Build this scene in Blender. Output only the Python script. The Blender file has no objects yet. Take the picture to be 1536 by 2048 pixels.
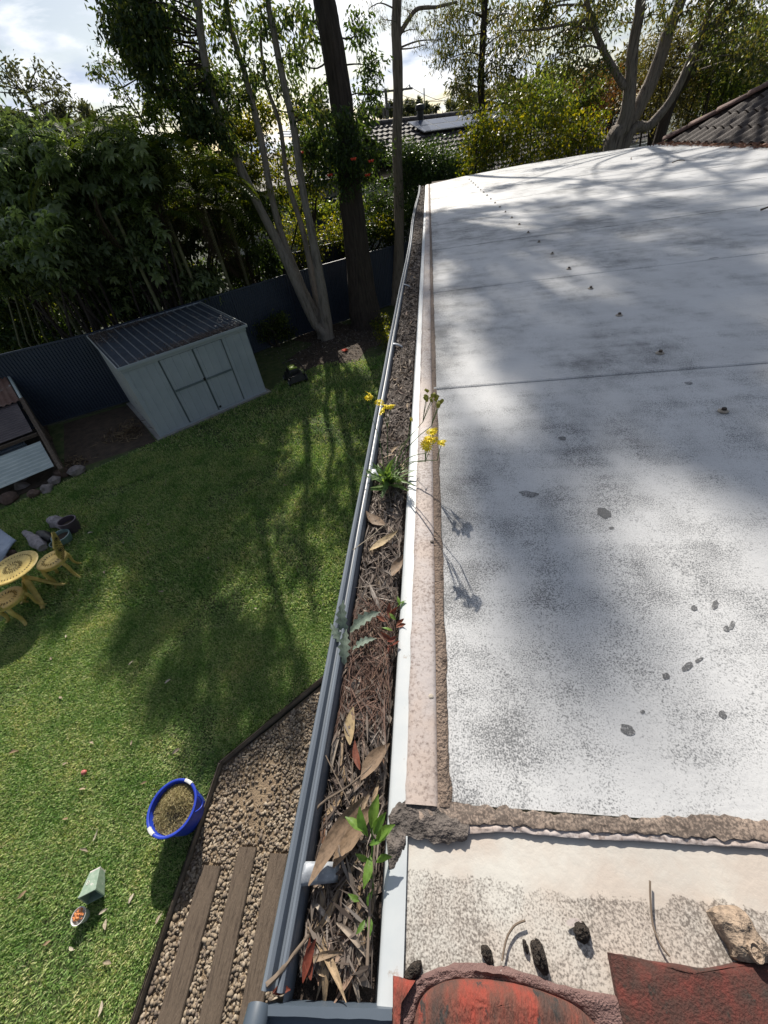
import bpy, bmesh, math, random
import numpy as np
from mathutils import Vector, Matrix, noise as mnoise
random.seed(7); rng = np.random.default_rng(7)
SC = bpy.context.scene; COL = SC.collection
rad = math.radians
# ------------------------------------------------------------------ camera
CAMZ = 4.6
FPX, CX, CY = 769.0, 768.0, 1024.0                      # focal length and centre in a 1536 x 2048 frame
RM = np.array([[0.99063018, -0.02122779, -0.13491194],
               [0.0824646, -0.69445969, 0.71479041],
               [-0.10886433, -0.71921841, -0.68620218]])
cam = bpy.data.cameras.new("camera"); camo = bpy.data.objects.new("camera", cam); COL.objects.link(camo)
cam.sensor_fit = 'HORIZONTAL'; cam.sensor_width = 36.0; cam.lens = 36.0 * FPX / 1536
cam.clip_start = 0.02; cam.clip_end = 6000
_m = Matrix.Identity(4)
for i in range(3):
    _m[i][0] = RM[i, 0]; _m[i][1] = -RM[i, 1]; _m[i][2] = -RM[i, 2]
_m[2][3] = CAMZ
camo.matrix_world = _m; SC.camera = camo
# ------------------------------------------------------------------ sky, sun, exposure
SUN_EL = rad(36); SHADOW_AZ = rad(167)
SUNV = np.array([-math.sin(SHADOW_AZ) * math.cos(SUN_EL), -math.cos(SHADOW_AZ) * math.cos(SUN_EL), math.sin(SUN_EL)])
W = bpy.data.worlds.new("World"); SC.world = W; W.use_nodes = True
nt = W.node_tree; N = nt.nodes; L = nt.links
bg = N["Background"]; bg.inputs[1].default_value = 0.062
sky = N.new("ShaderNodeTexSky"); sky.sky_type = 'NISHITA'; sky.sun_disc = False
sky.sun_elevation = SUN_EL; sky.sun_rotation = math.atan2(SUNV[0], SUNV[1])
tc = N.new("ShaderNodeTexCoord"); sp = N.new("ShaderNodeSeparateXYZ"); L.new(tc.outputs["Generated"], sp.inputs[0])
ad = N.new("ShaderNodeMath"); ad.operation = 'MAXIMUM'; L.new(sp.outputs[2], ad.inputs[0]); ad.inputs[1].default_value = 0.0
ad2 = N.new("ShaderNodeMath"); ad2.operation = 'ADD'; L.new(ad.outputs[0], ad2.inputs[0]); ad2.inputs[1].default_value = 0.22
dv = N.new("ShaderNodeVectorMath"); dv.operation = 'DIVIDE'; L.new(tc.outputs["Generated"], dv.inputs[0])
cb = N.new("ShaderNodeCombineXYZ")
for k in range(3): L.new(ad2.outputs[0], cb.inputs[k])
L.new(cb.outputs[0], dv.inputs[1])
n1 = N.new("ShaderNodeTexNoise"); n1.inputs["Scale"].default_value = 1.5; n1.inputs["Detail"].default_value = 9; n1.inputs["Roughness"].default_value = 0.58
n1.inputs["Distortion"].default_value = 0.35
L.new(dv.outputs[0], n1.inputs["Vector"])
r1 = N.new("ShaderNodeValToRGB"); r1.color_ramp.elements[0].position = 0.45; r1.color_ramp.elements[1].position = 0.55
L.new(n1.outputs[0], r1.inputs[0])
n2 = N.new("ShaderNodeTexNoise"); n2.inputs["Scale"].default_value = 3.4; n2.inputs["Detail"].default_value = 6
L.new(dv.outputs[0], n2.inputs["Vector"])
r2 = N.new("ShaderNodeValToRGB"); r2.color_ramp.elements[0].position = 0.38; r2.color_ramp.elements[1].position = 0.56
r2.color_ramp.elements[0].color = (1.75, 2.0, 2.45, 1); r2.color_ramp.elements[1].color = (3.3, 3.35, 3.45, 1)
L.new(n2.outputs[0], r2.inputs[0])
# clouds are brighter the nearer they stand to the sun
dt = N.new("ShaderNodeVectorMath"); dt.operation = 'DOT_PRODUCT'; L.new(tc.outputs["Generated"], dt.inputs[0]); dt.inputs[1].default_value = tuple(SUNV)
mrs = N.new("ShaderNodeMapRange"); mrs.interpolation_type = 'SMOOTHSTEP'; L.new(dt.outputs["Value"], mrs.inputs[0])
mrs.inputs[1].default_value = 0.25; mrs.inputs[2].default_value = 0.95; mrs.inputs[3].default_value = 1.0; mrs.inputs[4].default_value = 4.4
gl = N.new("ShaderNodeVectorMath"); gl.operation = 'SCALE'; L.new(r2.outputs[0], gl.inputs[0]); L.new(mrs.outputs[0], gl.inputs["Scale"])
mx = N.new("ShaderNodeMix"); mx.data_type = 'RGBA'
L.new(r1.outputs[0], mx.inputs[0]); L.new(sky.outputs[0], mx.inputs[6]); L.new(gl.outputs[0], mx.inputs[7])
L.new(mx.outputs[2], bg.inputs[0])
sl = bpy.data.lights.new("sun", 'SUN'); sl.energy = 5.0; sl.angle = rad(0.55); sl.color = (1.0, 0.93, 0.82)
so = bpy.data.objects.new("sun", sl); COL.objects.link(so)
so.rotation_euler = Vector(SUNV).to_track_quat('Z', 'Y').to_euler(); so.location = (0, 0, 30)
SC.view_settings.view_transform = 'Standard'; SC.view_settings.look = 'None'
SC.view_settings.exposure = 0.5; SC.view_settings.gamma = 1.0; SC.view_settings.use_curve_mapping = False
SC.cycles.max_bounces = 6; SC.cycles.transparent_max_bounces = 6
# ------------------------------------------------------------------ survey helpers: where a sight line meets a real plane
def ray(x, y): return RM @ np.array([x - CX, y - CY, FPX])
def onz(x, y, z):
    r = ray(x, y); p = r * ((z - CAMZ) / r[2]); p[2] = z; return p
def ony(x, y, Y):
    r = ray(x, y); p = r * (Y / r[1]); p[2] += CAMZ; return p
def cast_from(x, y, z, Y):
    """the point at distance Y whose shadow falls on the surface point seen at x, y"""
    p = onz(x, y, z); t = (Y - p[1]) / SUNV[1]; return p + SUNV * t
# ------------------------------------------------------------------ materials
MATS = {}
def nmat(name):
    m = bpy.data.materials.new(name); m.use_nodes = True; MATS[name] = m
    return m, m.node_tree.nodes, m.node_tree.links, m.node_tree.nodes["Principled BSDF"]
def ramp(N, stops):
    r = N.new("ShaderNodeValToRGB"); cr = r.color_ramp
    while len(cr.elements) < len(stops): cr.elements.new(0.5)
    for e, (p, c) in zip(cr.elements, stops): e.position = p; e.color = (*c, 1) if len(c) == 3 else c
    return r
def pm(name, c1, c2, scale=6, rough=0.7, bump=0.0, bscale=40, stretch=(1, 1, 1), metal=0.0, c3=None, wear=None, spec=0.5):
    """two-tone noise paint with optional wear patches and fine relief"""
    m, N, L, b = nmat(name)
    tc = N.new("ShaderNodeTexCoord"); mp = N.new("ShaderNodeMapping"); mp.inputs["Scale"].default_value = stretch
    L.new(tc.outputs["Object"], mp.inputs[0])
    n = N.new("ShaderNodeTexNoise"); n.inputs["Scale"].default_value = scale; n.inputs["Detail"].default_value = 6; n.inputs["Roughness"].default_value = 0.62
    L.new(mp.outputs[0], n.inputs["Vector"])
    r = ramp(N, [(0.33, c1), (0.66, c2)] if c3 is None else [(0.3, c1), (0.52, c2), (0.7, c3)])
    L.new(n.outputs[0], r.inputs[0]); out = r.outputs[0]
    if wear:
        n3 = N.new("ShaderNodeTexNoise"); n3.inputs["Scale"].default_value = wear[1]; n3.inputs["Detail"].default_value = 8; n3.inputs["Roughness"].default_value = 0.7
        L.new(mp.outputs[0], n3.inputs["Vector"])
        r3 = ramp(N, [(wear[2], (0, 0, 0)), (wear[2] + 0.06, (1, 1, 1))]); L.new(n3.outputs[0], r3.inputs[0])
        x = N.new("ShaderNodeMix"); x.data_type = 'RGBA'; L.new(r3.outputs[0], x.inputs[0]); L.new(out, x.inputs[6]); x.inputs[7].default_value = (*wear[0], 1)
        out = x.outputs[2]
    L.new(out, b.inputs["Base Color"]); b.inputs["Roughness"].default_value = rough; b.inputs["Metallic"].default_value = metal
    b.inputs["Specular IOR Level"].default_value = spec
    if bump:
        n2 = N.new("ShaderNodeTexNoise"); n2.inputs["Scale"].default_value = bscale; n2.inputs["Detail"].default_value = 5
        L.new(mp.outputs[0], n2.inputs["Vector"])
        bp = N.new("ShaderNodeBump"); bp.inputs["Strength"].default_value = bump; bp.inputs["Distance"].default_value = 0.02
        L.new(n2.outputs[0], bp.inputs["Height"]); L.new(bp.outputs[0], b.inputs["Normal"])
    return m
def leafmat(name, cols, trans=0.35, rough=0.5, tcol=None, per='island', spec=0.4):
    """leaf: colour varies leaf by leaf, light comes through"""
    m, N, L, b = nmat(name)
    if per == 'island': g = N.new("ShaderNodeNewGeometry"); v = g.outputs["Random Per Island"]
    else: g = N.new("ShaderNodeObjectInfo"); v = g.outputs["Random"]
    k = len(cols); r = ramp(N, [((i + 0.5) / k, c) for i, c in enumerate(cols)]); r.color_ramp.interpolation = 'LINEAR'
    L.new(v, r.inputs[0]); rc = r.outputs[0]; b.inputs["Roughness"].default_value = rough
    if per == 'object':
        tcl = N.new("ShaderNodeTexCoord"); mpl = N.new("ShaderNodeMapping"); mpl.inputs["Scale"].default_value = (1, 2.2, 1); L.new(tcl.outputs["Object"], mpl.inputs[0])
        nz = N.new("ShaderNodeTexNoise"); nz.inputs["Scale"].default_value = 85; nz.inputs["Detail"].default_value = 6; nz.inputs["Roughness"].default_value = 0.7; L.new(mpl.outputs[0], nz.inputs["Vector"])
        rr = ramp(N, [(0.32, (0.42, 0.40, 0.38)), (0.5, (1, 1, 1)), (0.7, (1.25, 1.22, 1.2))]); L.new(nz.outputs[0], rr.inputs[0])
        mm = N.new("ShaderNodeMix"); mm.data_type = 'RGBA'; mm.blend_type = 'MULTIPLY'; mm.inputs[0].default_value = 1; L.new(rc, mm.inputs[6]); L.new(rr.outputs[0], mm.inputs[7]); rc = mm.outputs[2]
        bpl = N.new("ShaderNodeBump"); bpl.inputs["Strength"].default_value = 0.5; bpl.inputs["Distance"].default_value = 0.002; L.new(nz.outputs[0], bpl.inputs["Height"]); L.new(bpl.outputs[0], b.inputs["Normal"])
    L.new(rc, b.inputs["Base Color"])
    b.inputs["Specular IOR Level"].default_value = spec
    if trans > 0:
        t = N.new("ShaderNodeBsdfTranslucent"); mx = N.new("ShaderNodeMixShader"); mx.inputs[0].default_value = trans
        hs = N.new("ShaderNodeMix"); hs.data_type = 'RGBA'; hs.blend_type = 'MULTIPLY'; hs.inputs[0].default_value = 1
        hs.inputs[7].default_value = (*(tcol or (2.2, 2.0, 0.7)), 1); L.new(rc, hs.inputs[6])
        L.new(hs.outputs[2], t.inputs[0])
        L.new(b.outputs[0], mx.inputs[1]); L.new(t.outputs[0], mx.inputs[2]); L.new(mx.outputs[0], N["Material Output"].inputs[0])
    return m
# ------------------------------------------------------------------ objects
def tag(o, label=None, cat=None, group=None, kind=None):
    if label: o["label"] = label
    if cat: o["category"] = cat
    if group: o["group"] = group
    if kind: o["kind"] = kind
    return o
WORLDLOC = {}
def thing(name, loc, label=None, cat=None, group=None):
    o = bpy.data.objects.new(name, None); COL.objects.link(o); o.location = tuple(float(v) for v in loc)
    o.empty_display_size = 0.1; WORLDLOC[o.name] = np.array(loc, float)
    return tag(o, label, cat, group)
def link_mesh(name, me, mat, parent=None, loc=(0, 0, 0)):
    o = bpy.data.objects.new(name, me); COL.objects.link(o)
    if mat is not None and len(me.materials) == 0: me.materials.append(mat if not isinstance(mat, str) else MATS[mat])
    o.parent = parent; o.location = tuple(float(v) for v in loc)
    WORLDLOC[o.name] = np.array(loc, float) + (WORLDLOC[parent.name] if parent else 0)
    return o
def np_mesh(name, V, F, smooth=False):
    """V (n,3), F (m,k) arrays -> mesh"""
    me = bpy.data.meshes.new(name); V = np.asarray(V, dtype=np.float32); F = np.asarray(F, dtype=np.int32)
    me.vertices.add(len(V)); me.vertices.foreach_set("co", V.ravel())
    k = F.shape[1]; me.loops.add(F.size); me.loops.foreach_set("vertex_index", F.ravel())
    me.polygons.add(len(F)); me.polygons.foreach_set("loop_start", np.arange(0, F.size, k, dtype=np.int32))
    if smooth: me.polygons.foreach_set("use_smooth", np.ones(len(F), dtype=bool))
    me.update(calc_edges=True); return me
class B:
    """collects shapes in world coordinates and links them as ONE mesh object"""
    def __init__(s): s.v = []; s.f = []
    def add(s, V, F):
        o = len(s.v); s.v += [tuple(map(float, p)) for p in V]; s.f += [tuple(i + o for i in f) for f in F]; return s
    def box(s, c, size, ux=(1, 0, 0), uy=(0, 1, 0), uz=(0, 0, 1), taper=1.0, bev=0.0):
        c = np.array(c, float); ux, uy, uz = (np.array(u, float) for u in (ux, uy, uz)); a, b_, h = (q / 2 for q in size)
        if bev <= 0:
            V = [c + x * a * (taper if z > 0 else 1) * ux + y * b_ * (taper if z > 0 else 1) * uy + z * h * uz for z in (-1, 1) for y in (-1, 1) for x in (-1, 1)]
            return s.add(V, [(0, 2, 3, 1), (4, 5, 7, 6), (0, 1, 5, 4), (1, 3, 7, 5), (3, 2, 6, 7), (2, 0, 4, 6)])
        V = []; bv = bev
        for z, ins in ((-h, bv), (-h + bv, 0), (h - bv, 0), (h, bv)):
            for (x, y) in ((-1, -1), (1, -1), (1, 1), (-1, 1)):
                ea, eb = a - ins, b_ - ins
                for (dx, dy) in (((bv, 0), (0, bv)) if x * y > 0 else ((0, bv), (bv, 0))):
                    V.append(c + ux * (x * (ea - dx)) + uy * (y * (eb - dy)) + uz * z)
        F = []
        for k in range(3):
            for i in range(8): F.append((k * 8 + i, k * 8 + (i + 1) % 8, k * 8 + 8 + (i + 1) % 8, k * 8 + 8 + i))
        F += [tuple(range(7, -1, -1)), tuple(range(24, 32))]
        return s.add(V, F)
    def tube(s, pts, r, seg=8, cap=True, lump=0.0, flat=1.0):
        pts = [np.array(p, float) for p in pts]; n = len(pts)
        rs = r if hasattr(r, '__len__') else [r] * n
        up = np.array([0.13, 0.27, 0.95]); V = []; prev = None
        for i, p in enumerate(pts):
            t = pts[min(i + 1, n - 1)] - pts[max(i - 1, 0)]; t = t / (np.linalg.norm(t) + 1e-9)
            a = prev - t * prev.dot(t) if prev is not None else np.cross(t, up if abs(t.dot(up)) < .95 else np.array([1., 0, 0]))
            a /= (np.linalg.norm(a) + 1e-9); prev = a; b_ = np.cross(t, a)
            for k in range(seg):
                an = 2 * math.pi * k / seg
                q = rs[i] * (1 + lump * (mnoise.noise(Vector((math.cos(an) * 1.7, math.sin(an) * 1.7, i * 0.45 + rs[0] * 90))) ))
                V.append(p + q * (math.cos(an) * a + math.sin(an) * b_ * flat))
        F = [(i * seg + k, i * seg + (k + 1) % seg, (i + 1) * seg + (k + 1) % seg, (i + 1) * seg + k) for i in range(n - 1) for k in range(seg)]
        if cap: F += [tuple(range(seg - 1, -1, -1)), tuple(range((n - 1) * seg, n * seg))]
        return s.add(V, F)
    def lathe(s, c, prof, seg=24, ax=(0, 0, 1), ux=None, sx=1.0, sy=1.0, closed=False):
        ax = np.array(ax, float); ax /= np.linalg.norm(ax)
        a = np.cross(ax, (0, 1, 0.01)) if ux is None else np.array(ux, float); a = a - ax * a.dot(ax); a /= np.linalg.norm(a); b_ = np.cross(ax, a); c = np.array(c, float)
        V = [c + ax * z + r * (sx * math.cos(2 * math.pi * k / seg) * a + sy * math.sin(2 * math.pi * k / seg) * b_) for r, z in prof for k in range(seg)]
        F = [(i * seg + k, i * seg + (k + 1) % seg, (i + 1) * seg + (k + 1) % seg, (i + 1) * seg + k) for i in range(len(prof) - 1) for k in range(seg)]
        if closed: F += [tuple(range(seg - 1, -1, -1)), tuple(range((len(prof) - 1) * seg, len(prof) * seg))]
        return s.add(V, F)
    def sheet(s, P, closed=False):
        """grid of points P[i][j]"""
        n = len(P); m = len(P[0]); V = [q for row in P for q in row]
        return s.add(V, [(i * m + j, i * m + j + 1, (i + 1) * m + j + 1, (i + 1) * m + j) for i in range(n - 1) for j in range(m - 1)])
    def prism(s, poly, z0, z1):
        n = len(poly); V = [(x, y, z0) for x, y in poly] + [(x, y, z1) for x, y in poly]
        return s.add(V, [tuple(range(n - 1, -1, -1)), tuple(range(n, 2 * n))] + [(i, (i + 1) % n, n + (i + 1) % n, n + i) for i in range(n)])
    def build(s, name, mat, parent=None, smooth=False, solid=0.0):
        V = np.array(s.v)
        if parent is not None: org = WORLDLOC[parent.name]; loc = (0, 0, 0)
        else:
            org = (V.min(0) + V.max(0)) / 2; org[2] = V[:, 2].min(); loc = org
        me = bpy.data.meshes.new(name); me.from_pydata([tuple(p) for p in (V - org)], [], s.f); me.update()
        bm = bmesh.new(); bm.from_mesh(me); bmesh.ops.recalc_face_normals(bm, faces=bm.faces[:]); bm.to_mesh(me); bm.free()
        if smooth:
            me.polygons.foreach_set("use_smooth", [True] * len(me.polygons)); me.set_sharp_from_angle(angle=rad(smooth if smooth > 1 else 40))
        o = link_mesh(name, me, mat, parent, loc)
        if solid:
            md = o.modifiers.new("thickness", 'SOLIDIFY'); md.thickness = solid; md.offset = 0
        return o
def unit(v): v = np.array(v, float); return v / np.linalg.norm(v)
def interp(p, n):
    """smooth path through points"""
    p = [np.array(q, float) for q in p]; out = []
    for i in range(len(p) - 1):
        p0, p1, p2, p3 = p[max(i - 1, 0)], p[i], p[i + 1], p[min(i + 2, len(p) - 1)]
        for k in range(n):
            t = k / n; out.append(0.5 * ((2 * p1) + (p2 - p0) * t + (2 * p0 - 5 * p1 + 4 * p2 - p3) * t * t + (3 * p1 - p0 - 3 * p2 + p3) * t ** 3))
    out.append(p[-1]); return out
# ================================================================== materials used
pm("ground_mat", (0.018, 0.026, 0.012), (0.04, 0.048, 0.022), 0.6, 0.95)
pm("lawn_mat", (0.028, 0.045, 0.012), (0.06, 0.085, 0.022), 5, 0.95, 0.6, 60, c3=(0.10, 0.10, 0.045))
pm("soil_mat", (0.035, 0.024, 0.017), (0.085, 0.06, 0.042), 5, 0.95, 0.8, 30)
pm("sand_mat", (0.10, 0.07, 0.045), (0.25, 0.185, 0.12), 3.5, 0.95, 0.9, 70, c3=(0.16, 0.115, 0.08))
pm("timber", (0.06, 0.042, 0.03), (0.145, 0.108, 0.078), 3, 0.85, 0.7, 22, stretch=(16, 1.3, 8), c3=(0.10, 0.075, 0.055))
pm("edging", (0.10, 0.08, 0.06), (0.22, 0.18, 0.14), 5, 0.9, 0.6, 30)
pm("fence_blue", (0.030, 0.042, 0.070), (0.042, 0.056, 0.088), 1.2, 0.45, wear=((0.07, 0.08, 0.10), 3, 0.66))
pm("shed_front", (0.34, 0.385, 0.435), (0.42, 0.465, 0.515), 1.5, 0.5, wear=((0.28, 0.31, 0.30), 4, 0.64))
pm("shed_side", (0.42, 0.44, 0.42), (0.50, 0.51, 0.48), 1.5, 0.5, wear=((0.30, 0.30, 0.26), 4, 0.62))
pm("shed_trim", (0.12, 0.16, 0.18), (0.17, 0.21, 0.23), 3, 0.5)
pm("shed_roof", (0.045, 0.055, 0.075), (0.07, 0.085, 0.11), 3, 0.6, wear=((0.05, 0.042, 0.036), 6, 0.6), spec=0.2)
pm("concrete", (0.24, 0.23, 0.22), (0.34, 0.33, 0.31), 4, 0.9, 0.4, 60)
pm("gutter_blue", (0.10, 0.12, 0.15), (0.17, 0.195, 0.23), 4, 0.42, stretch=(6, 0.6, 6), wear=((0.33, 0.34, 0.35), 7, 0.63))
pm("gutter_dark", (0.055, 0.075, 0.10), (0.08, 0.10, 0.13), 5, 0.45, wear=((0.16, 0.17, 0.18), 14, 0.64))
pm("galv", (0.22, 0.24, 0.27), (0.42, 0.45, 0.49), 60, 0.55, metal=0.3, wear=((0.55, 0.56, 0.58), 120, 0.58))
pm("white_trim", (0.44, 0.475, 0.50), (0.53, 0.55, 0.56), 9, 0.5, wear=((0.33, 0.29, 0.26), 34, 0.62))
pm("bark_grey", (0.13, 0.11, 0.095), (0.34, 0.30, 0.265), 4, 0.9, 1.0, 14, stretch=(3, 3, 0.5), c3=(0.22, 0.19, 0.165))
pm("bark_dark", (0.032, 0.024, 0.02), (0.085, 0.066, 0.055), 5, 0.95, 1.0, 12, stretch=(4, 4, 0.35))
pm("bark_gum", (0.07, 0.055, 0.045), (0.30, 0.25, 0.21), 4, 0.85, 1.0, 9, stretch=(5, 5, 0.45), c3=(0.16, 0.13, 0.105))
pm("twig_mat", (0.10, 0.075, 0.055), (0.22, 0.17, 0.13), 12, 0.9)
pm("palm_stem", (0.10, 0.11, 0.05), (0.2, 0.19, 0.1), 6, 0.7)
pm("tile_brown", (0.018, 0.012, 0.010), (0.04, 0.027, 0.023), 6, 0.8, 0.5, 60, c3=(0.03, 0.022, 0.019), wear=((0.09, 0.075, 0.06), 9, 0.68))
pm("tile_far", (0.05, 0.045, 0.047), (0.095, 0.085, 0.085), 3, 0.75)
pm("tile_red", (0.30, 0.042, 0.026), (0.12, 0.045, 0.032), 26, 0.92, 0.4, 300, stretch=(1.6, 0.6, 1), c3=(0.05, 0.035, 0.03), wear=((0.035, 0.03, 0.028), 60, 0.56))
pm("tile_maroon", (0.13, 0.03, 0.023), (0.07, 0.027, 0.021), 60, 0.95, 0.35, 420, c3=(0.05, 0.03, 0.025), wear=((0.03, 0.024, 0.02), 55, 0.58))
pm("mortar", (0.16, 0.095, 0.088), (0.21, 0.128, 0.117), 35, 0.95, 0.6, 480, wear=((0.36, 0.29, 0.27), 260, 0.62))
pm("lead", (0.025, 0.021, 0.019), (0.11, 0.092, 0.082), 60, 0.75, 0.9, 60, c3=(0.12, 0.10, 0.09))
pm("mastic", (0.07, 0.05, 0.04), (0.22, 0.165, 0.13), 70, 0.9, 0.6, 260, stretch=(1, 0.8, 1), c3=(0.16, 0.115, 0.09))
pm("blue_plastic", (0.008, 0.032, 0.36), (0.012, 0.05, 0.46), 9, 0.5, wear=((0.09, 0.13, 0.36), 26, 0.64))
pm("white_plastic", (0.55, 0.56, 0.56), (0.7, 0.7, 0.68), 12, 0.5)
pm("pot_green", (0.16, 0.24, 0.18), (0.25, 0.32, 0.26), 30, 0.7, wear=((0.45, 0.43, 0.42), 22, 0.6))
pm("pot_pale", (0.5, 0.48, 0.46), (0.62, 0.58, 0.55), 30, 0.8)
pm("pot_purple", (0.055, 0.04, 0.055), (0.09, 0.065, 0.085), 9, 0.5)
pm("pot_teal", (0.11, 0.2, 0.2), (0.2, 0.28, 0.27), 12, 0.4)
pm("stone_pale", (0.2, 0.18, 0.19), (0.36, 0.33, 0.34), 18, 0.9, 0.7, 50)
pm("rock_mat", (0.13, 0.115, 0.11), (0.3, 0.26, 0.25), 6, 0.9, 0.8, 20)
pm("rock_brown", (0.07, 0.045, 0.035), (0.15, 0.10, 0.08), 6, 0.9, 0.8, 20)
pm("yellow_cast", (0.42, 0.30, 0.075), (0.60, 0.46, 0.15), 14, 0.5, 0.3, 60, wear=((0.28, 0.19, 0.06), 30, 0.64))
pm("hole_dark", (0.03, 0.025, 0.015), (0.05, 0.04, 0.02), 5, 0.9)
pm("tarp_blue", (0.25, 0.31, 0.42), (0.38, 0.44, 0.54), 6, 0.6)
pm("zinc_pale", (0.36, 0.42, 0.41), (0.48, 0.54, 0.52), 2, 0.5, wear=((0.2, 0.2, 0.18), 5, 0.66))
pm("zinc_dark", (0.07, 0.055, 0.06), (0.12, 0.095, 0.095), 3, 0.6)
pm("zinc_rust", (0.12, 0.055, 0.04), (0.21, 0.13, 0.10), 4, 0.8, stretch=(1, 1, 1), wear=((0.36, 0.35, 0.34), 3, 0.58))
pm("black_plastic", (0.012, 0.012, 0.013), (0.025, 0.025, 0.026), 8, 0.5)
pm("lime_plastic", (0.36, 0.50, 0.05), (0.45, 0.58, 0.08), 6, 0.4)
pm("screw_mat", (0.035, 0.028, 0.024), (0.11, 0.08, 0.06), 60, 0.6, metal=0.4)
pm("washer_mat", (0.24, 0.2, 0.16), (0.42, 0.37, 0.31), 60, 0.7)
pm("soot", (0.014, 0.011, 0.009), (0.085, 0.065, 0.052), 260, 1.0, 1.0, 300)
pm("wood_knot", (0.05, 0.037, 0.03), (0.33, 0.25, 0.185), 75, 0.85, 0.8, 70, stretch=(1, 1, 1), c3=(0.30, 0.22, 0.16))
pm("wall_cream", (0.55, 0.53, 0.5), (0.62, 0.6, 0.57), 2, 0.8)
pm("pole_wood", (0.12, 0.105, 0.10), (0.19, 0.17, 0.16), 3, 0.9)
pm("solar_cell", (0.05, 0.07, 0.12), (0.07, 0.09, 0.15), 2, 0.28, spec=0.6)
pm("solar_frame", (0.4, 0.42, 0.46), (0.5, 0.52, 0.55), 4, 0.4)
pm("debris_bed", (0.016, 0.011, 0.009), (0.06, 0.042, 0.032), 60, 1.0, 1.0, 120)
pm("red_plum", (0.4, 0.03, 0.04), (0.5, 0.25, 0.2), 40, 0.5)
pm("orange_bits", (0.55, 0.16, 0.05), (0.62, 0.28, 0.1), 60, 0.7)
pm("red_bract", (0.6, 0.03, 0.015), (0.75, 0.10, 0.03), 20, 0.6)
pm("petal", (0.85, 0.66, 0.01), (0.95, 0.8, 0.03), 40, 0.6)
pm("seedhead", (0.20, 0.22, 0.03), (0.42, 0.36, 0.04), 90, 0.7)
for nm in ("bark_grey", "bark_dark", "bark_gum"):
    for n_ in MATS[nm].node_tree.nodes:
        if n_.type == 'BUMP': n_.inputs["Distance"].default_value = 0.07
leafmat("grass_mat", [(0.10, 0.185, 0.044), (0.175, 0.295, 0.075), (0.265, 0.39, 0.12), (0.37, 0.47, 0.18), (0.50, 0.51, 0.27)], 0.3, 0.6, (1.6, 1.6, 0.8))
leafmat("leaf_dark", [(0.026, 0.052, 0.02), (0.045, 0.08, 0.026), (0.066, 0.11, 0.032), (0.11, 0.135, 0.04)], 0.42, 0.5, (1.9, 1.65, 0.75))
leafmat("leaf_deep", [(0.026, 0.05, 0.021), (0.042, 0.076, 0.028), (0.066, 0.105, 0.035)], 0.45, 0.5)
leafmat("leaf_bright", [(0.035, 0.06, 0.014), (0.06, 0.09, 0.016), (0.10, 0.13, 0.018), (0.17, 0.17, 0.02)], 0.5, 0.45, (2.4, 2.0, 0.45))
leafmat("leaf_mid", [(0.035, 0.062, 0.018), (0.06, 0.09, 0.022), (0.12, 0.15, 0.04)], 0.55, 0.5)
leafmat("leaf_olive", [(0.05, 0.055, 0.025), (0.085, 0.085, 0.035), (0.12, 0.105, 0.05)], 0.4, 0.5)
leafmat("leaf_rust", [(0.12, 0.06, 0.022), (0.18, 0.085, 0.03), (0.10, 0.075, 0.03)], 0.35, 0.6, (1.8, 1.4, 0.8))
leafmat("leaf_gum", [(0.035, 0.055, 0.025), (0.06, 0.08, 0.032), (0.09, 0.10, 0.04), (0.13, 0.12, 0.045)], 0.35, 0.45)
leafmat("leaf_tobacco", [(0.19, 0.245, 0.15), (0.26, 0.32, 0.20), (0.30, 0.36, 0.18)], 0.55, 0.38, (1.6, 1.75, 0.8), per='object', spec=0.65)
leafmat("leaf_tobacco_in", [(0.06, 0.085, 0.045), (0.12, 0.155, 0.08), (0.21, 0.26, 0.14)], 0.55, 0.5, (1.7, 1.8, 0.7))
leafmat("leaf_palm", [(0.045, 0.08, 0.02), (0.075, 0.115, 0.025), (0.13, 0.15, 0.03)], 0.45, 0.6, (2.0, 1.8, 0.5), per='object', spec=0.1)
leafmat("palm_dead", [(0.07, 0.05, 0.03), (0.11, 0.08, 0.05)], 0.2, 0.9, (1.3, 1.2, 0.9), per='object')
leafmat("leaf_far", [(0.05, 0.06, 0.035), (0.07, 0.085, 0.045), (0.1, 0.11, 0.055)], 0.3, 0.6, (1.6, 1.5, 0.8))
leafmat("leaf_hedge", [(0.02, 0.045, 0.014), (0.035, 0.07, 0.02), (0.06, 0.10, 0.03)], 0.25, 0.45)
leafmat("dry_leaf_mat", [(0.22, 0.155, 0.10), (0.30, 0.235, 0.17), (0.14, 0.10, 0.075), (0.36, 0.31, 0.26), (0.19, 0.10, 0.06), (0.28, 0.25, 0.225), (0.33, 0.24, 0.15)], 0.1, 0.75, (1.2, 1.1, 0.9), per='object')
leafmat("dry_litter_mat", [(0.045, 0.034, 0.028), (0.09, 0.066, 0.054), (0.15, 0.12, 0.10), (0.27, 0.235, 0.21), (0.07, 0.045, 0.037), (0.12, 0.10, 0.088), (0.20, 0.165, 0.14)], 0.05, 0.85, (1.2, 1.1, 0.9))
leafmat("dry_red_mat", [(0.15, 0.035, 0.02), (0.20, 0.07, 0.04)], 0.15, 0.6, (1.5, 1.1, 0.8), per='object')
leafmat("dry_tan_mat", [(0.22, 0.15, 0.095), (0.19, 0.13, 0.085)], 0.12, 0.65, (1.3, 1.1, 0.8), per='object')
leafmat("dry_yellow_mat", [(0.42, 0.33, 0.20), (0.36, 0.27, 0.15)], 0.12, 0.65, (1.3, 1.1, 0.8), per='object')
leafmat("pale_leaf_mat", [(0.34, 0.28, 0.2), (0.45, 0.4, 0.32), (0.28, 0.2, 0.12)], 0.1, 0.8, (1.2, 1.1, 0.9), per='object')
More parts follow.
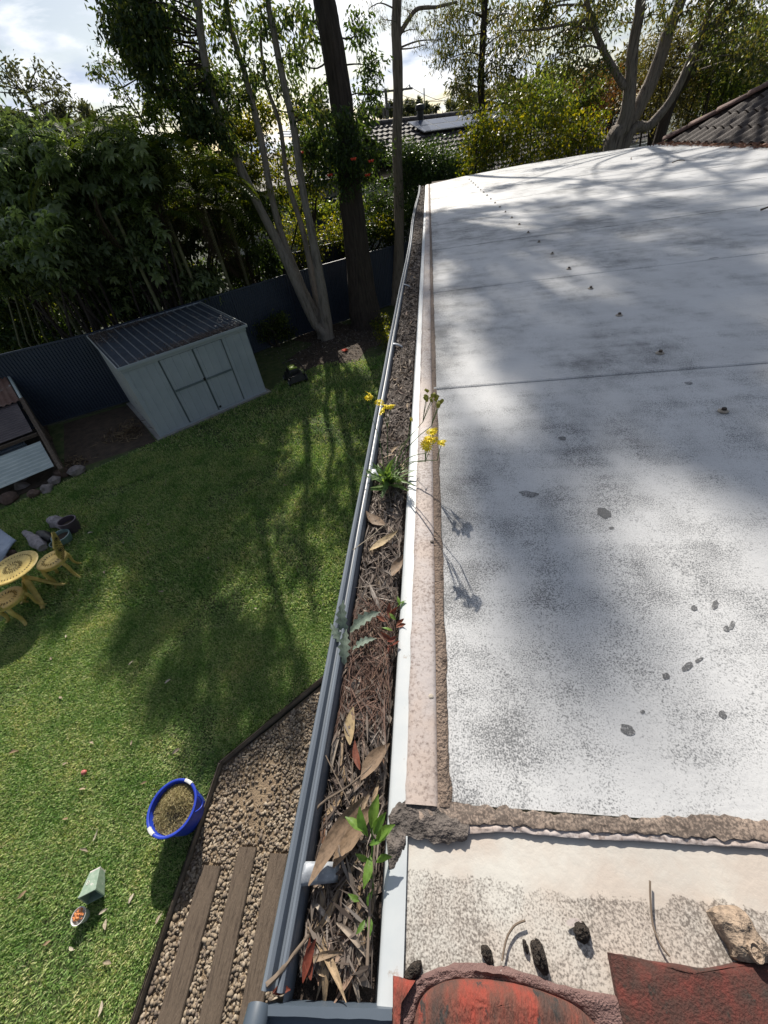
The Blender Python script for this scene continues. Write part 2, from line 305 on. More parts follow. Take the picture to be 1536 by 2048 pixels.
leafmat("weed_green", [(0.10, 0.18, 0.06), (0.14, 0.23, 0.08), (0.18, 0.27, 0.10)], 0.35, 0.5, (1.6, 1.6, 0.6), per='object')
leafmat("weed_bright", [(0.10, 0.20, 0.035), (0.15, 0.26, 0.05)], 0.4, 0.4, (1.6, 1.6, 0.6), per='object')
leafmat("weed_grey", [(0.16, 0.21, 0.17), (0.2, 0.25, 0.19)], 0.2, 0.6, (1.4, 1.4, 0.8), per='object')
leafmat("pebble_mat", [(0.15, 0.115, 0.08), (0.24, 0.185, 0.13), (0.31, 0.25, 0.18), (0.20, 0.16, 0.12), (0.13, 0.10, 0.08), (0.36, 0.30, 0.23)], 0, 0.85)
leafmat("clippings_mat", [(0.38, 0.33, 0.17), (0.52, 0.46, 0.25), (0.30, 0.26, 0.12), (0.24, 0.18, 0.10)], 0.2, 0.85, (1.3, 1.2, 0.7))

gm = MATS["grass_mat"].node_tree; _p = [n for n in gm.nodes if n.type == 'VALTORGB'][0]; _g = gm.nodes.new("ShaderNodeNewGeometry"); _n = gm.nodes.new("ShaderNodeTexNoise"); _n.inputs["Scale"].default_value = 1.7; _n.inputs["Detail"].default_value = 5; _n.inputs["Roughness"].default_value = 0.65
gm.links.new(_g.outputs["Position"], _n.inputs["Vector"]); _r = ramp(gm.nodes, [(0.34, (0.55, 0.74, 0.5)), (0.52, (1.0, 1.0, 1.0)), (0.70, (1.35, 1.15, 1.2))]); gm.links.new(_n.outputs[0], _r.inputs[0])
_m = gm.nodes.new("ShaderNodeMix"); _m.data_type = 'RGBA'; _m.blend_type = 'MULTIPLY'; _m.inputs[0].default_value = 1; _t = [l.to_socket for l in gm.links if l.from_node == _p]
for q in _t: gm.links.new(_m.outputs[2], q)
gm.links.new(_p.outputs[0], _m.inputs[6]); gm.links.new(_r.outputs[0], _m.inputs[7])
def roof_material(name, white, dark, cream=0.0, dens=0.0, spots=(), fine=430.0, ystep=None):
    """old white paint with black lichen specks, thicker in patches"""
    m, N, L, b = nmat(name)
    tc = N.new("ShaderNodeTexCoord"); co = tc.outputs["Object"]
    def noise(scale, det=5, ro=0.6, src=None):
        n = N.new("ShaderNodeTexNoise"); n.inputs["Scale"].default_value = scale; n.inputs["Detail"].default_value = det; n.inputs["Roughness"].default_value = ro
        L.new(src or co, n.inputs["Vector"]); return n.outputs[0]
    def math_(op, a, b_):
        q = N.new("ShaderNodeMath"); q.operation = op
        for i, v in enumerate((a, b_)):
            if isinstance(v, (int, float)): q.inputs[i].default_value = v
            else: L.new(v, q.inputs[i])
        return q.outputs[0]
    mp = N.new("ShaderNodeMapping"); mp.inputs["Scale"].default_value = (1.0, 0.75, 1); mp.inputs["Rotation"].default_value = (0, 0, 0.5); L.new(co, mp.inputs[0])
    big = noise(2.1, 5, 0.62, mp.outputs[0]); mid = noise(11, 4, 0.6); fin = math_("ADD", math_("MULTIPLY", noise(fine, 2.5, 0.6), 0.86), math_("MULTIPLY", noise(fine * 0.45, 3, 0.65), 0.14))
    d = math_('ADD', math_('MULTIPLY', math_('SUBTRACT', big, 0.5), 0.75), math_('MULTIPLY', math_('SUBTRACT', mid, 0.5), 0.35))
    for (x, y, r, k) in spots:
        vd = N.new("ShaderNodeVectorMath"); vd.operation = 'DISTANCE'; L.new(co, vd.inputs[0]); vd.inputs[1].default_value = (x, y, 0)
        mr = N.new("ShaderNodeMapRange"); mr.interpolation_type = 'SMOOTHSTEP'; L.new(vd.outputs["Value"], mr.inputs[0])
        mr.inputs[1].default_value = 0; mr.inputs[2].default_value = r; mr.inputs[3].default_value = k; mr.inputs[4].default_value = 0
        d = math_('ADD', d, mr.outputs[0])
    if fine > 400 and not ystep:
        sx0 = N.new("ShaderNodeSeparateXYZ"); L.new(co, sx0.inputs[0]); mp2 = N.new("ShaderNodeMapping"); mp2.inputs["Scale"].default_value = (0.5, 7, 1); L.new(co, mp2.inputs[0])
        d = math_('ADD', d, math_('MULTIPLY', math_('SUBTRACT', noise(2.2, 5, 0.6, mp2.outputs[0]), 0.5), 0.28))
        def near(val, r, k):
            q = N.new("ShaderNodeMapRange"); q.interpolation_type = 'SMOOTHSTEP'; L.new(val, q.inputs[0]); q.inputs[1].default_value = 0; q.inputs[2].default_value = r; q.inputs[3].default_value = k; q.inputs[4].default_value = 0; return q.outputs[0]
        d = math_('ADD', d, near(math_('ADD', sx0.outputs[0], math_('MULTIPLY', math_('SUBTRACT', noise(6, 4), 0.5), 0.12)), 0.12, 0.11))
        d = math_('ADD', d, near(math_('PINGPONG', math_('SUBTRACT', sx0.outputs[1], 0.105), 0.6), 0.04, 0.02))
    if ystep:
        sx = N.new("ShaderNodeSeparateXYZ"); L.new(co, sx.inputs[0]); mr = N.new("ShaderNodeMapRange"); mr.interpolation_type = 'SMOOTHSTEP'
        L.new(math_('ADD', sx.outputs[1], math_('MULTIPLY', math_('SUBTRACT', noise(22, 6, 0.7), 0.5), 0.05)), mr.inputs[0])
        for i_, v_ in enumerate(ystep): mr.inputs[1 + i_].default_value = v_
        d = math_('ADD', d, mr.outputs[0])
    lvl = math_('ADD', fin, math_('ADD', d, dens))
    mr = N.new("ShaderNodeMapRange"); L.new(lvl, mr.inputs[0]); mr.inputs[1].default_value = 0.465; mr.inputs[2].default_value = 0.675; mr.inputs[3].default_value = 0; mr.inputs[4].default_value = 0.82
    base = ramp(N, [(0.35, white), (0.7, tuple(c * 0.86 for c in white))]); L.new(noise(3.3, 6), base.inputs[0]); col = base.outputs[0]
    if cream:
        cr = ramp(N, [(0.42, (0, 0, 0)), (0.62, (1, 1, 1))]); L.new(noise(9, 5), cr.inputs[0])
        x = N.new("ShaderNodeMix"); x.data_type = 'RGBA'; L.new(math_('MULTIPLY', cr.outputs[0], cream), x.inputs[0]); L.new(col, x.inputs[6]); x.inputs[7].default_value = (0.44, 0.335, 0.27, 1); col = x.outputs[2]
    x = N.new("ShaderNodeMix"); x.data_type = 'RGBA'; L.new(mr.outputs[0], x.inputs[0]); L.new(col, x.inputs[6]); x.inputs[7].default_value = (*dark, 1)
    L.new(x.outputs[2], b.inputs["Base Color"]); b.inputs["Roughness"].default_value = 0.62; b.inputs["Specular IOR Level"].default_value = 0.35
    bp = N.new("ShaderNodeBump"); bp.inputs["Strength"].default_value = 0.25; bp.inputs["Distance"].default_value = 0.004
    L.new(noise(60, 4), bp.inputs["Height"]); L.new(bp.outputs[0], b.inputs["Normal"])
    return m
# ================================================================== the setting
def zlawn(x, y): return 0.0
g = B(); g.lathe((0, 0, -0.03), [(0.01, 0), (60, 0), (400, 0), (3000, 0)], 48).build("ground", "ground_mat"); tag(COL.objects["ground"], kind="structure")
def flat(name, poly, z, mat):
    b = B(); n = len(poly); b.add([(x, y, z) for x, y in poly], [tuple(range(n))]); o = b.build(name, mat); return tag(o, kind="structure")
flat("lawn", [(-14, -3), (-2.42, -3), (-2.38, 0.94), (-1.95, 1.36), (0.6, 3.9), (0.6, 18), (-1.2, 16.9), (-4.7, 14.0), (-8.75, 9.65), (-12.5, 7.4)], 0.0, "lawn_mat")
flat("gravel_path", [(-2.36, -3), (0.6, -3), (0.6, 3.8), (-1.93, 1.30), (-2.345, 0.92)], -0.012, "sand_mat")
flat("soil_patch", [(-8.4, 6.3), (-6.75, 7.45), (-8.75, 9.5), (-10.2, 8.6)], 0.006, "soil_mat")
soil = []
for k in range(28):
    a = 2 * math.pi * k / 28; r = 1 + 0.28 * math.sin(3 * a + 1) + 0.18 * random.uniform(-1, 1); soil.append((-3.1 + 2.3 * r * math.cos(a) * 0.9 + 0.3, 13.2 + 1.9 * r * math.sin(a)))
flat("soil_under_trees", soil, 0.008, "soil_mat")

# ------------------------------------------------------------------ grass
def blades(n, xr, yr, Lm, Wm, keep, tilt=0.55):
    x = rng.uniform(*xr, n); y = rng.uniform(*yr, n); k = keep(x, y); x = x[k]; y = y[k]; n = len(x)
    a = rng.uniform(0, 2 * np.pi, n); t = rng.uniform(0.15, 1.0, n) ** 0.7 * tilt * 2; Ln = Lm * rng.uniform(0.55, 1.3, n); w = Wm * rng.uniform(0.7, 1.3, n)
    d = np.stack([np.cos(a) * np.sin(t), np.sin(a) * np.sin(t), np.cos(t)], 1); s = np.stack([-np.sin(a), np.cos(a), 0 * a], 1)
    p = np.stack([x, y, 0 * x - 0.004], 1); mid = p + d * (Ln * 0.5)[:, None] + np.array([0, 0, 1]) * (Ln * 0.10)[:, None]
    tip = p + d * Ln[:, None]
    V = np.stack([p, mid + s * (w / 2)[:, None], tip, mid - s * (w / 2)[:, None]], 1).reshape(-1, 3)
    return V
def inlawn(x, y):
    k = np.where(y < 0.94, x < -2.40, np.where(y < 1.36, x < -2.38 + (y - 0.94) * 1.02 - 0.03, x < -1.95 + (y - 1.36) * 1.0 - 0.04))
    # keep off the shed slab, soil and fence line
    k &= (y - 6.1) < (x + 8.4) * 1.03 + 0.0
    k &= ~((y - 7.55) > (x + 6.67) * 1.02 - 0.12) | (x > -4.45) & (y < 12.4 + 0 * x)
    soilm = ((x + 2.8) / 2.2) ** 2 + ((y - 13.2) / 1.9) ** 2
    k &= soilm > 0.85 + 0.3 * rng.random(len(x))
    # thin bare spots
    bare = np.sin(x * 2.1 + 1.3 * np.sin(y * 1.7)) * np.sin(y * 1.9 + 0.8 * np.sin(x * 2.6))
    k &= (bare < 0.72) | (rng.random(len(x)) < 0.45)
    return k
V = np.concatenate([blades(470000, (-6.6, -0.8), (-1.4, 2.8), 0.043, 0.0075, inlawn, 0.66),
                    blades(210000, (-9.5, -0.6), (2.8, 7.0), 0.062, 0.012, inlawn, 0.62),
                    blades(120000, (-9.0, 0.2), (7.0, 14.5), 0.075, 0.019, inlawn, 0.62)])
F = np.arange(len(V)).reshape(-1, 4)
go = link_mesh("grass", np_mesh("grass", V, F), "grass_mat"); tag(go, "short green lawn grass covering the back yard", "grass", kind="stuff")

# ------------------------------------------------------------------ pebbles, sleepers and edging
def pebble_shape():
    V = []; rings = [(-1, 0), (-0.62, 0.78), (0.0, 1.0), (0.62, 0.78), (1, 0)]
    V.append((0, 0, -1))
    for z, r in rings[1:-1]:
        for k in range(7): V.append((r * math.cos(2 * math.pi * k / 7), r * math.sin(2 * math.pi * k / 7), z))
    V.append((0, 0, 1)); F = []
    for k in range(7):
        k2 = (k + 1) % 7; F.append((0, 1 + k2, 1 + k)); F.append((15 + k, 15 + k2, 22))
        for q in (0, 7): F += [(1 + q + k, 1 + q + k2, 8 + q + k2), (1 + q + k, 8 + q + k2, 8 + q + k)]
    return np.array(V), np.array(F)
PV, PF = pebble_shape()
def scatter_pebbles(pts, sizes, zs):
    n = len(pts); sc = np.stack([sizes * rng.uniform(0.8, 1.35, n), sizes * rng.uniform(0.7, 1.0, n), sizes * rng.uniform(0.45, 0.75, n)], 1)
    a = rng.uniform(0, 2 * np.pi, n); ca, sa = np.cos(a), np.sin(a)
    V = PV[None] * sc[:, None] * (1 + 0.16 * rng.normal(size=(n, len(PV), 1)))
    X = V[..., 0] * ca[:, None] - V[..., 1] * sa[:, None]; Y = V[..., 0] * sa[:, None] + V[..., 1] * ca[:, None]
    Z = V[..., 2] + X * rng.uniform(-.35, .35, n)[:, None]
    V = np.stack([X + pts[:, :1], Y + pts[:, 1:2], Z + zs[:, None]], 2).reshape(-1, 3)
    F = (PF[None] + (np.arange(n) * len(PV))[:, None, None]).reshape(-1, 3)
    return V, F
n = 19000; px = rng.uniform(-2.33, -0.75, n); py = rng.uniform(-1.0, 2.4, n)
k = np.where(py < 0.92, True, px > -2.33 + (py - 0.92) * 1.05 + 0.03)
sandm = np.exp(-(((px + 1.85) / 0.28) ** 2 + ((py - 0.72) / 0.36) ** 2)) * 0.86 + 0.10
k &= rng.random(n) > sandm
sl_def = [((-2.205, 0.135), (-2.02, 0.152), (-2.144, -1.5)), ((-1.90, 0.285), (-1.726, 0.292), (-1.815, -1.5)), ((-1.586, 0.263), (-1.415, 0.27), (-1.51, -1.5))]
for (a, b_, c) in sl_def:
    t = np.clip((a[1] - py) / (a[1] - c[1]), 0, 1); x0 = a[0] + (c[0] - a[0]) * t; k &= ~((py < a[1] + 0.02) & (px > x0 + 0.0) & (px < x0 + (b_[0] - a[0])))
P = np.stack([px[k], py[k]], 1); sz = rng.uniform(0.008, 0.018, len(P)) * (1 + 0.25 * (rng.random(len(P)) > .9))
V, F = scatter_pebbles(P, sz, sz * 0.35 - 0.012 + rng.uniform(0, .012, len(P)))
tag(link_mesh("gravel", np_mesh("gravel", V, F, True), "pebble_mat"), "tan river pebbles filling the bed between the sleepers", "gravel", kind="stuff")
labs = ["timber sleeper nearest the lawn edge, laid in the pebbles", "middle of the three timber sleepers laid in the pebbles", "timber sleeper half hidden below the gutter"]
for (a, b_, c), lab in zip(sl_def, labs):
    a, b_, c = (np.array((*q, 0)) for q in (a, b_, c)); w = np.linalg.norm(b_ - a); uy = unit(a - c); ux = unit(b_ - a); ux = unit(ux - uy * ux.dot(uy)); ln = np.linalg.norm(a - c)
    b = B(); n = 16; P = []
    for i in range(n + 1):
        t = i / n; row = []
        for (q, zz) in ((0, -0.05), (0, 0.018), (0.008, 0.028), (0.35 * w, 0.031), (0.7 * w, 0.029), (w - 0.008, 0.027), (w, 0.016), (w, -0.05)):
            q2 = q
            row.append(c + uy * ln * t + ux * (q2 + 0.004 * mnoise.noise(Vector((t * 9, q * 3, w * 50)))) + np.array((0, 0, zz + 0.005 * mnoise.noise(Vector((t * 7, q2 * 20, 3))))))
        P.append(row)
    b.sheet(P); nn = len(b.v); b.f += [tuple(range(0, 8)), tuple(range(nn - 1, nn - 9, -1))]
    tag(b.build("timber_sleeper", "timber", smooth=50), lab, "sleeper", "timber sleepers in the pebble bed")
for (a, c, lab) in (((-2.345, 0.93), (-2.36, -1.6), "straight weathered timber edging board beside the sleepers"), ((-2.345, 0.93), (0.2, 3.48), "angled timber edging board running under the gutter")):
    a = np.array((*a, 0.015)); c = np.array((*c, 0.015)); uy = unit(c - a); ux = np.cross(uy, (0, 0, 1)); b = B()
    b.box((a + c) / 2, (0.032, np.linalg.norm(c - a) - 0.003, 0.11), ux, uy, bev=0.006)
    tag(b.build("edging_board", "edging"), lab, "edging")
# ------------------------------------------------------------------ flat roof
def zroof(x, y): return 3.95 + 0.02 * x + 0.0035 * mnoise.noise(Vector((x * 1.1, y * 1.1, 0.3))) + 0.0012 * mnoise.noise(Vector((x * 5, y * 5, 1.3)))
def yend(x): return float(np.interp(x, [-0.2, 0.0, 0.73, 1.9, 3.4, 4.4, 6], [9.85, 9.95, 10.55, 11.05, 11.1, 10.6, 9.6]))
sp1 = onz(1035, 1500, 3.95); sp2 = onz(1470, 1570, 3.95); sp3 = onz(1000, 1400, 3.95); sp4 = onz(960, 1040, 3.95); sp5 = onz(1320, 800, 3.95); sp6 = onz(1050, 480, 3.95); sp7 = onz(1250, 1440, 3.95)
sp8 = onz(1100, 1580, 3.95); sp9 = onz(1500, 1500, 3.95)
roof_material("roof_paint", (0.545, 0.55, 0.56), (0.04, 0.044, 0.05), 0.0, -0.040, [(sp1[0], sp1[1], 0.10, 0.20), (sp8[0], sp8[1], 0.06, 0.14), (sp9[0], sp9[1], 0.05, 0.12), (sp2[0], sp2[1], 0.07, 0.20), (sp3[0], sp3[1], 0.14, 0.09), (sp4[0], sp4[1], 0.3, 0.09), (sp5[0], sp5[1], 0.7, 0.07), (sp6[0], sp6[1], 2.0, 0.06), (sp7[0], sp7[1], 0.09, -0.16)])
roof_material("apron_paint", (0.54, 0.52, 0.48), (0.085, 0.07, 0.06), 0.45, 0.04, [(0.05, 0.0, 0.07, 0.07), (0.2, 0.015, 0.06, 0.1)], 430.0, (0.030, 0.040, 0.05, -0.65))
roof_material("strip_paint", (0.45, 0.405, 0.395), (0.15, 0.11, 0.095), 0.5, 0.0, [], 200.0)
rf = thing("flat_roof", (0, 0, 3.9), "speckled white flat roof of wide painted sheets beside the leafy gutter", "roof")
for kx in range(9):
    y0 = 0.105 + 1.2 * kx + (0.003 if kx else 0); y1 = 0.105 + 1.2 * (kx + 1) - 0.003
    xs = list(np.linspace(0.0, 0.8, 14)) + list(np.linspace(1.0, 6.0, 16)); ys = np.linspace(y0, y1, 12); P = []
    lift = 0.0012 * (kx == 1)
    for x in xs:
        row = []
        for j, y in enumerate(ys):
            yy = min(y, yend(x)) if kx < 8 else y0 + (yend(x) - y0) * j / 11
            row.append((x, yy, zroof(x, yy) + lift))
        lo = [(x, row[0][1], row[0][2] - 0.02)] ; hi = [(x, row[-1][1], row[-1][2] - 0.02)]
        P.append(lo + row + hi)
    b = B(); b.sheet(P); b.build("roof_sheet", "roof_paint", rf, smooth=60)
    if kx: 
        P = []
        hk = (1.0, 1.0, .95, .3, .2, .2, .2, .2, .2)[kx]
        for x in np.linspace(0.0, 6, 40): P.append([(x, y0 - 0.010 + 0.002 * mnoise.noise(Vector((x * 8, kx, 0))), zroof(x, y0) + 0.0012), (x, y0 - 0.003, zroof(x, y0) + 0.0016 + 0.0028 * hk), (x, y0 + 0.004, zroof(x, y0) + 0.0016 + 0.002 * hk), (x, y0 + 0.0075, zroof(x, y0) + 0.0012)])
        B().sheet(P).build("seam_strip", "roof_paint", rf, smooth=60)
b = B(); b.box((3.0, 5.6, 3.93), (5.9, 10.0, 0.02)); b.box((0.0, 5.3, 3.86), (0.03, 9.0, 0.14))
b.build("roof_deck", "soil_mat", rf)
def strip(name, mat, y0, y1, prof, n=220, jag=0.0, jl=0.0):
    """long trim: prof = [(x, z)], wandering edges"""
    P = []
    for i in range(n + 1):
        y = y0 + (y1 - y0) * (i / n) ** 1.6; row = []
        for j, (x, z) in enumerate(prof):
            q = x
            if jag and j == len(prof) - 1: q += jag * (mnoise.noise(Vector((y * 14, 2, x * 9))) + 0.7 * mnoise.noise(Vector((y * 45, 7, 1))))
            if jl and j == 0: q += jl * (mnoise.noise(Vector((y * 22, 5, 4))) + 0.6 * mnoise.noise(Vector((y * 70, 3, 2))))
            row.append((q, y, z + 0.0012 * mnoise.noise(Vector((y * 9, j * 1.3, x * 11)))))
        P.append(row)
    return B().sheet(P).build(name, mat, rf, smooth=60)
strip("edge_trim", "white_trim", -0.075, 9.9, [(-0.0735, 3.80), (-0.0745, 3.940), (-0.0725, 3.9475), (-0.068, 3.950), (-0.054, 3.9505), (-0.046, 3.9515)])
strip("edge_capping", "strip_paint", 0.10, 9.9, [(-0.0505, 3.9512), (-0.0485, 3.9555), (-0.038, 3.9575), (-0.026, 3.9565), (-0.013, 3.9575), (-0.0075, 3.9555), (-0.006, 3.951)], jl=0.002)
strip("mastic_strip", "mastic", 0.10, 9.9, [(-0.0065, 3.952), (-0.003, 3.9545), (0.004, 3.955), (0.009, 3.9545), (0.0115, 3.9505)], jag=0.0035)
def screw(p, s, name="roof_screw"):
    b = B(); b.lathe(p, [(0.0145 * s, -0.001), (0.0145 * s, 0.0015 * s), (0.012 * s, 0.0035 * s), (0.007 * s, 0.0048 * s), (0.0, 0.005 * s)], 14); w = b.build(name, "washer_mat", rf, smooth=40)
    b = B(); b.lathe(np.array(p) + (0, 0, 0.004 * s), [(0.0072 * s, 0), (0.0072 * s, 0.0055 * s), (0.0055 * s, 0.0075 * s), (0.0, 0.0078 * s)], 6); b.build("bolt_head", "screw_mat", w)
for i in range(22):
    y = 1.032 + 0.405 * i; x = 0.792 - 0.0075 * max(0, y - 2.2); screw((x, y, zroof(x, y) + 0.002), 0.95 * random.uniform(0.9, 1.08))
q = onz(862, 1393, 3.957)
for i, y in enumerate(np.arange(q[1], 6, 0.33)): b = B(); b.lathe((q[0] + 0.004 * math.sin(i * 2), y, 3.9568), [(0.0042, 0), (0.0040, 0.0012), (0.002, 0.0022), (0.0, 0.0023)], 10); b.build("nail_head", "washer_mat" if i % 2 == 0 else "screw_mat", rf)
def px_patch(name, mat, pts, z=0.0016, parent=rf, zf=None):
    P3 = []
    for (x, y) in pts:
        p = onz(x, y, 3.952); p = onz(x, y, zroof(p[0], p[1]) + z); P3.append(p)
    b = B(); n = len(P3); c = np.mean(P3, 0); b.add(P3 + [c + (0, 0, 0.00005)], [(i, (i + 1) % n, n) for i in range(n)]); return b.build(name, mat, parent)
roof_material("lichen", (0.40, 0.40, 0.41), (0.045, 0.047, 0.05), 0.0, 0.16, [], 390.0)
for (x, y, rx, ry, a) in [(1208, 1026, 15, 10, 0.5), (1057, 988, 20, 6, 0.1), (1240, 703, 11, 4, 0), (1148, 736, 7, 4, 0), (905, 738, 15, 5, -0.2), (1377, 766, 9, 3, 0.1), (1300, 615, 8, 2.2, 0), (1428, 517, 10, 2.2, -0.1), (1283, 541, 9, 2, 0), (1125, 877, 8, 4, 0.1),
                        (1375, 1333, 12, 7, -0.6), (1398, 1320, 9, 4, -0.5), (1332, 1352, 8, 6, 0.4), (1388, 1216, 6, 6, 0), (1430, 1209, 6, 10, 0.3), (1453, 1257, 7, 6, 0.6), (1464, 1250, 5, 9, 0.3), (1445, 1429, 9, 7, 0.6), (1255, 1460, 16, 10, 0.5), (1223, 1056, 5, 3, 0), (1285, 1424, 5, 4, 0)]:
    pts = []
    for k in range(14):
        t = 2 * math.pi * k / 14; r = 1 + 0.28 * mnoise.noise(Vector((math.cos(t) * 1.6 + x, math.sin(t) * 1.6, y * 0.1))) + random.uniform(-.1, .1)
        u, v = rx * r * math.cos(t), ry * r * math.sin(t); pts.append((x + u * math.cos(a) - v * math.sin(a), y + u * math.sin(a) + v * math.cos(a)))
    px_patch("lichen_patch", "lichen", pts, 0.0005)
# apron sheet between the flat roof and the near tiles, with the lead joint
P = [[(x, y, 3.9465 + 0.02 * x + 0.002 * mnoise.noise(Vector((x * 7, y * 9, 5)))) for y in np.linspace(-0.55, 0.10, 14)] for x in np.linspace(-0.052, 1.0, 26)]
B().sheet(P).build("apron_sheet", "apron_paint", rf, smooth=60)
def band(name, mat, low, high, n, zt, jag, parent=rf, m=7, z0=3.948):
    """raised lumpy band between two drawn edges (pixel polylines)"""
    P = []
    lo = interp([(*q, 0) for q in low], n); hi = interp([(*q, 0) for q in high], n); k = min(len(lo), len(hi))
    for i in range(k):
        row = []
        for j in range(m + 1):
            t = j / m; x = lo[i][0] * (1 - t) + hi[i][0] * t; y = lo[i][1] * (1 - t) + hi[i][1] * t
            if jag: y += jag * mnoise.noise(Vector((x * 0.05, t * 2, 3))) + 0.5 * jag * mnoise.noise(Vector((x * 0.17, t, 8)))
            z = z0 + zt * (math.sin(math.pi * min(max(t, 0), 1)) ** 0.6) * (0.8 + 0.5 * mnoise.noise(Vector((x * 0.03, t * 3, 1)))) + 0.0018 * mnoise.noise(Vector((x * 0.12, y * 0.12, 4)))
            p = onz(x, y, z); z += 0.02 * p[0]; row.append(onz(x, y, z))
        P.append(row)
    return B().sheet(P).build(name, mat, parent, smooth=70)
roof_material("joint_paint", (0.30, 0.235, 0.19), (0.06, 0.048, 0.042), 0.4, 0.13, [], 330.0)
jt = [(838, 1600), (930, 1608), (1020, 1616), (1100, 1626), (1200, 1632), (1310, 1636), (1420, 1628), (1540, 1644), (1700, 1654)]
jm = [(838, 1640), (930, 1648), (1020, 1650), (1100, 1658), (1200, 1664), (1310, 1668), (1420, 1676), (1540, 1682), (1700, 1690)]
jb = [(838, 1672), (930, 1668), (1020, 1664), (1100, 1672), (1200, 1679), (1310, 1684), (1420, 1691), (1540, 1698), (1700, 1708)]
band("dirty_joint", "joint_paint", jt, jm, 12, 0.0008, 9.0, z0=3.9534)
band("joint_capping", "strip_paint", jm, jb, 12, 0.0010, 1.5, z0=3.9510)
band("lead_corner", "lead", [(776, 1632), (800, 1603), (830, 1596), (862, 1606), (905, 1622), (940, 1640)], [(786, 1690), (812, 1672), (840, 1680), (872, 1684), (905, 1688), (934, 1676)], 8, 0.0035, 9.0, z0=3.952)
band("lead_corner", "lead", [(772, 1672), (782, 1650), (796, 1640), (810, 1645)], [(778, 1740), (792, 1735), (804, 1712), (812, 1690)], 8, 0.003, 6.0, z0=3.9515)
# ------------------------------------------------------------------ near red roof tiles and what lies on them
ZT = 3.968
def px_solid(name, mat, outline, z, th, parent=None, dome=0.0, sub=5, lump=0.0):
    """solid slab with a drawn outline: concentric rings rising to a domed top"""
    c = np.mean(np.array(outline, float), 0); b = B(); n = len(outline); rings = []
    o3 = [onz(x, y, z) for x, y in outline]; c3 = np.mean(o3, 0)
    rings.append([p - (0, 0, th) for p in o3])
    for k in range(sub):
        t = k / sub
        rings.append([p * (1 - t) + c3 * t + np.array((0, 0, dome * (1 - (1 - t) ** 2) + (-0.003 if k == 0 else 0) + lump * mnoise.noise(Vector((p[0] * 60 + t * 4, p[1] * 60, 2))))) for p in o3])
    V = [q for r in rings for q in r] + [c3 + (0, 0, dome)]
    F = [(i * n + k, i * n + (k + 1) % n, (i + 1) * n + (k + 1) % n, (i + 1) * n + k) for i in range(len(rings) - 1) for k in range(n)]
    F += [((len(rings) - 1) * n + k, (len(rings) - 1) * n + (k + 1) % n, len(V) - 1) for k in range(n)] + [tuple(range(n - 1, -1, -1))]
    b.add(V, F); return b.build(name, mat, parent, smooth=50)
def dens(pts, n=4, closed=False, jit=0.0):
    r = interp([(*q, 0) for q in (pts + pts[:1] if closed else pts)], n)
    if closed: r = r[:-1]
    return [(float(p[0]) + random.uniform(-jit, jit), float(p[1]) + random.uniform(-jit, jit)) for p in r]
inner = [(826, 2052), (838, 2008), (862, 1980), (905, 1963), (965, 1961), (1040, 1972), (1110, 1994), (1165, 2022), (1215, 2075)]
outer = [(772, 2075), (792, 2010), (822, 1965), (872, 1937), (940, 1925), (1030, 1938), (1130, 1972), (1260, 2000), (1395, 2075)]
tl = thing("roof_tile", onz(1000, 2040, 3.95), "red painted roof tile with a rounded mauve mortar edge at the roof corner", "roof tile", "red roof tiles at the near edge")
px_solid("tile_body", "tile_red", dens(inner, 4) + [(1280, 2300), (800, 2300)], ZT + 0.002, 0.02, tl, 0.012, 6, 0.002)
band("mortar_edge", "mortar", outer, inner, 7, 0.006, 5.0, tl, 8, z0=3.950)
tl2 = thing("roof_tile", onz(1400, 2000, 3.95), "dark maroon roof tile behind the mottled piece of wood", "roof tile", "red roof tiles at the near edge")
px_solid("tile_body", "tile_maroon", dens([(1222, 1906), (1262, 1912), (1310, 1923), (1370, 1931), (1425, 1938), (1480, 1926), (1560, 1922)], 4, jit=1.2) + [(1700, 1960), (1700, 2300), (1300, 2300), (1236, 1985)], ZT - 0.004, 0.014, tl2, 0.004, 5, 0.002)
tl3 = thing("roof_tile", onz(800, 2000, 3.95), "small corner of red tile left of the mauve mortar", "roof tile", "red roof tiles at the near edge")
px_solid("tile_body", "tile_red", dens([(785, 1952), (806, 1958), (830, 1962)], 3, jit=1) + [(812, 1985), (796, 2020), (790, 2200), (784, 2200)], ZT - 0.008, 0.010, tl3, 0.002, 4, 0.001)
w = thing("wood_offcut", onz(1480, 1880, 3.95), "weathered tan piece of wood with a knot lying on the white roof", "wood")
px_solid("wood_body", "wood_knot", dens([(1427, 1824), (1445, 1812), (1476, 1812), (1500, 1832), (1518, 1864), (1548, 1902), (1548, 1926), (1486, 1923), (1468, 1890), (1442, 1852)], 3, True, 0.8), ZT + 0.002, 0.020, w, 0.006, 5, 0.002)
kn = onz(1512, 1904, ZT + 0.008); b = B(); b.lathe(kn, [(0.0062, -0.004), (0.0058, 0.0012), (0.0045, 0.0016), (0.0036, -0.0008), (0.0, 0.0004)], 14, sx=1, sy=1.4); b.build("knot", "wood_knot", w, smooth=40)
